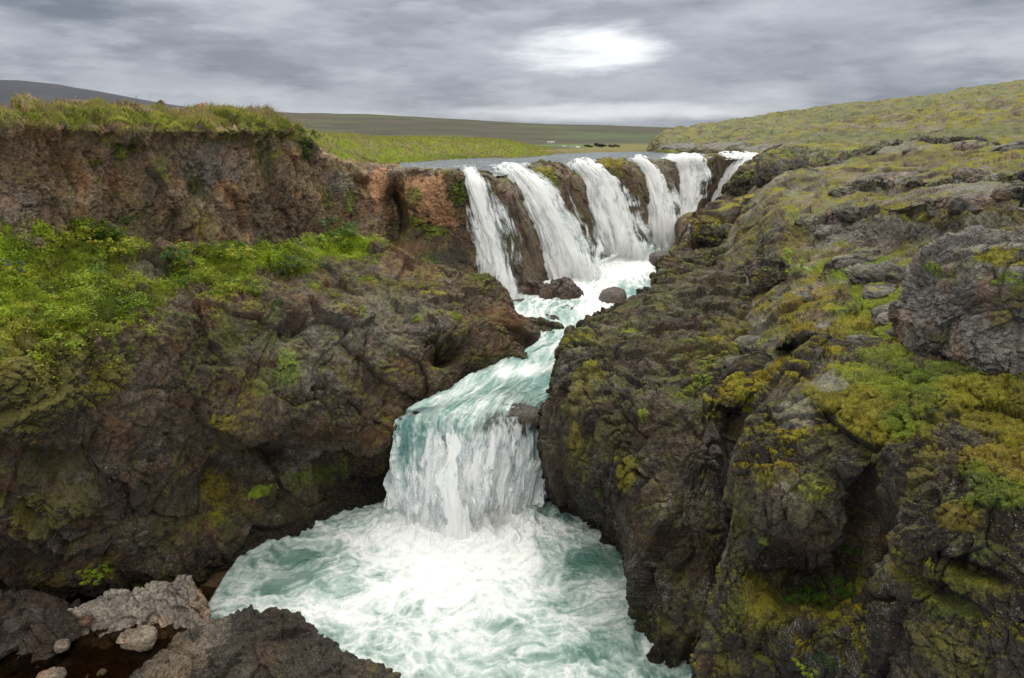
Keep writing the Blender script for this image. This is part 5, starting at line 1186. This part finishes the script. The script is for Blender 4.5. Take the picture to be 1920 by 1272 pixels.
jk = skin('jacket', [(0, 0, .88)]+[B_[i] for i in (1, 2, 3)]+[(0, .01, 1.48)]+[B_[i] for i in (5, 6, 7, 8, 9, 10)], [(0, 1), (1, 2), (2, 3), (3, 4), (3, 5), (5, 6), (6, 7), (3, 8), (8, 9), (9, 10)], [(.20, .15), (.19, .14), (.21, .15), (.18, .12), .07, .095, .08, .055, .095, .08, .055], M_JAC, pr)
skin('head', [(0, 0, 1.52), (0, -.02, 1.61), (0, -.01, 1.70), (0, -.11, 1.61), (0, -.08, 1.55)], [(0, 1), (1, 2), (1, 3), (1, 4)], [.055, .09, .075, .018, .04], M_SKIN, pr)
skin('hair', [(0, .03, 1.64), (0, .01, 1.71), (0, .05, 1.58)], [(0, 1), (0, 2)], [.09, .085, .06], M_HAIR, pr)
for bx_, by_ in ((-.16, .02), (.15, 0)):
    skin('shoe', [(bx_-.03, by_+.02, .04), (bx_+.0, by_-.12, .035), (bx_+.0, by_-.20, .03)], [(0, 1), (1, 2)], [.055, .05, .035], M_SHOE, pr)
for hx, hy, hz in ((-.18, -.11, .98), (.24, -.10, .84)):
    pts = [(hx, hy, hz), (hx+.02, hy-.05, hz-.03)]; ed = [(0, 1)]; rd_ = [.03, .035]
    for f in range(4): k0 = len(pts); o_ = (f-1.5)*.02; pts += [(hx+.03+o_, hy-.09, hz-.045), (hx+.04+o_, hy-.125+.01*abs(f-1), hz-.07)]; ed += [(1, k0), (k0, k0+1)]; rd_ += [.010, .008]
    k0 = len(pts); pts += [(hx-.03, hy-.05, hz-.03), (hx-.04, hy-.08, hz-.045)]; ed += [(0, k0), (k0, k0+1)]; rd_ += [.011, .009]
    skin('hand', pts, ed, rd_, M_SKIN, pr, 1)

# ------------------------------------------------------------------ spray at the feet of the falls
def mist(c, rad, dens, seed):
    th = np.linspace(0, 2*math.pi, 33)[:-1]; ph = np.linspace(-math.pi/2, math.pi/2, 15)
    V = [(math.cos(a)*math.cos(b)*rad[0], math.sin(a)*math.cos(b)*rad[1], math.sin(b)*rad[2]) for b in ph for a in th]
    F = [(i*32+j, i*32+(j+1) % 32, (i+1)*32+(j+1) % 32, (i+1)*32+j) for i in range(14) for j in range(32)]
    m = bpy.data.materials.new('water_spray'); m.use_nodes = True; n = NT(m.node_tree)
    tcn = n.node('ShaderNodeTexCoord').outputs['Object']
    q = n.vmath('MULTIPLY', tcn, (1/rad[0], 1/rad[1], 1/rad[2])); r = n.vmath('LENGTH', q)
    f = n.math('MULTIPLY', n.math('SUBTRACT', 1.0, n.ss(r, .1, 1.0)), n.ss(n.noise(tcn, .9, 3), .3, .7))
    v = n.node('ShaderNodeVolumePrincipled', {'Color': (1, 1, 1, 1), 'Density': n.math('MULTIPLY', f, dens), 'Anisotropy': .2})
    n.node('ShaderNodeOutputMaterial', {1: v.outputs[0]})
    o = link('spray_mist', raw_mesh('spray_mist', V, F), m); o.location = c; tag(o, 'white spray hanging at the foot of a waterfall', 'spray', kind='stuff')
mist(P(860, 985, 24.4), (3.6, 1.6, 1.3), 2.0, 1)
mist(P(945, 552, 39.3), (1.4, 1.0, 1.1), 1.0, 2)
mist(P(1065, 520, 45.4), (2.9, 1.4, 1.8), 1.0, 3)
mist(P(1170, 482, 52.5), (3.0, 1.4, 1.9), 1.0, 4)
mist(P(1258, 445, 57.5), (2.8, 1.8, 2.6), .9, 5)
S.cycles.volume_step_rate = 4
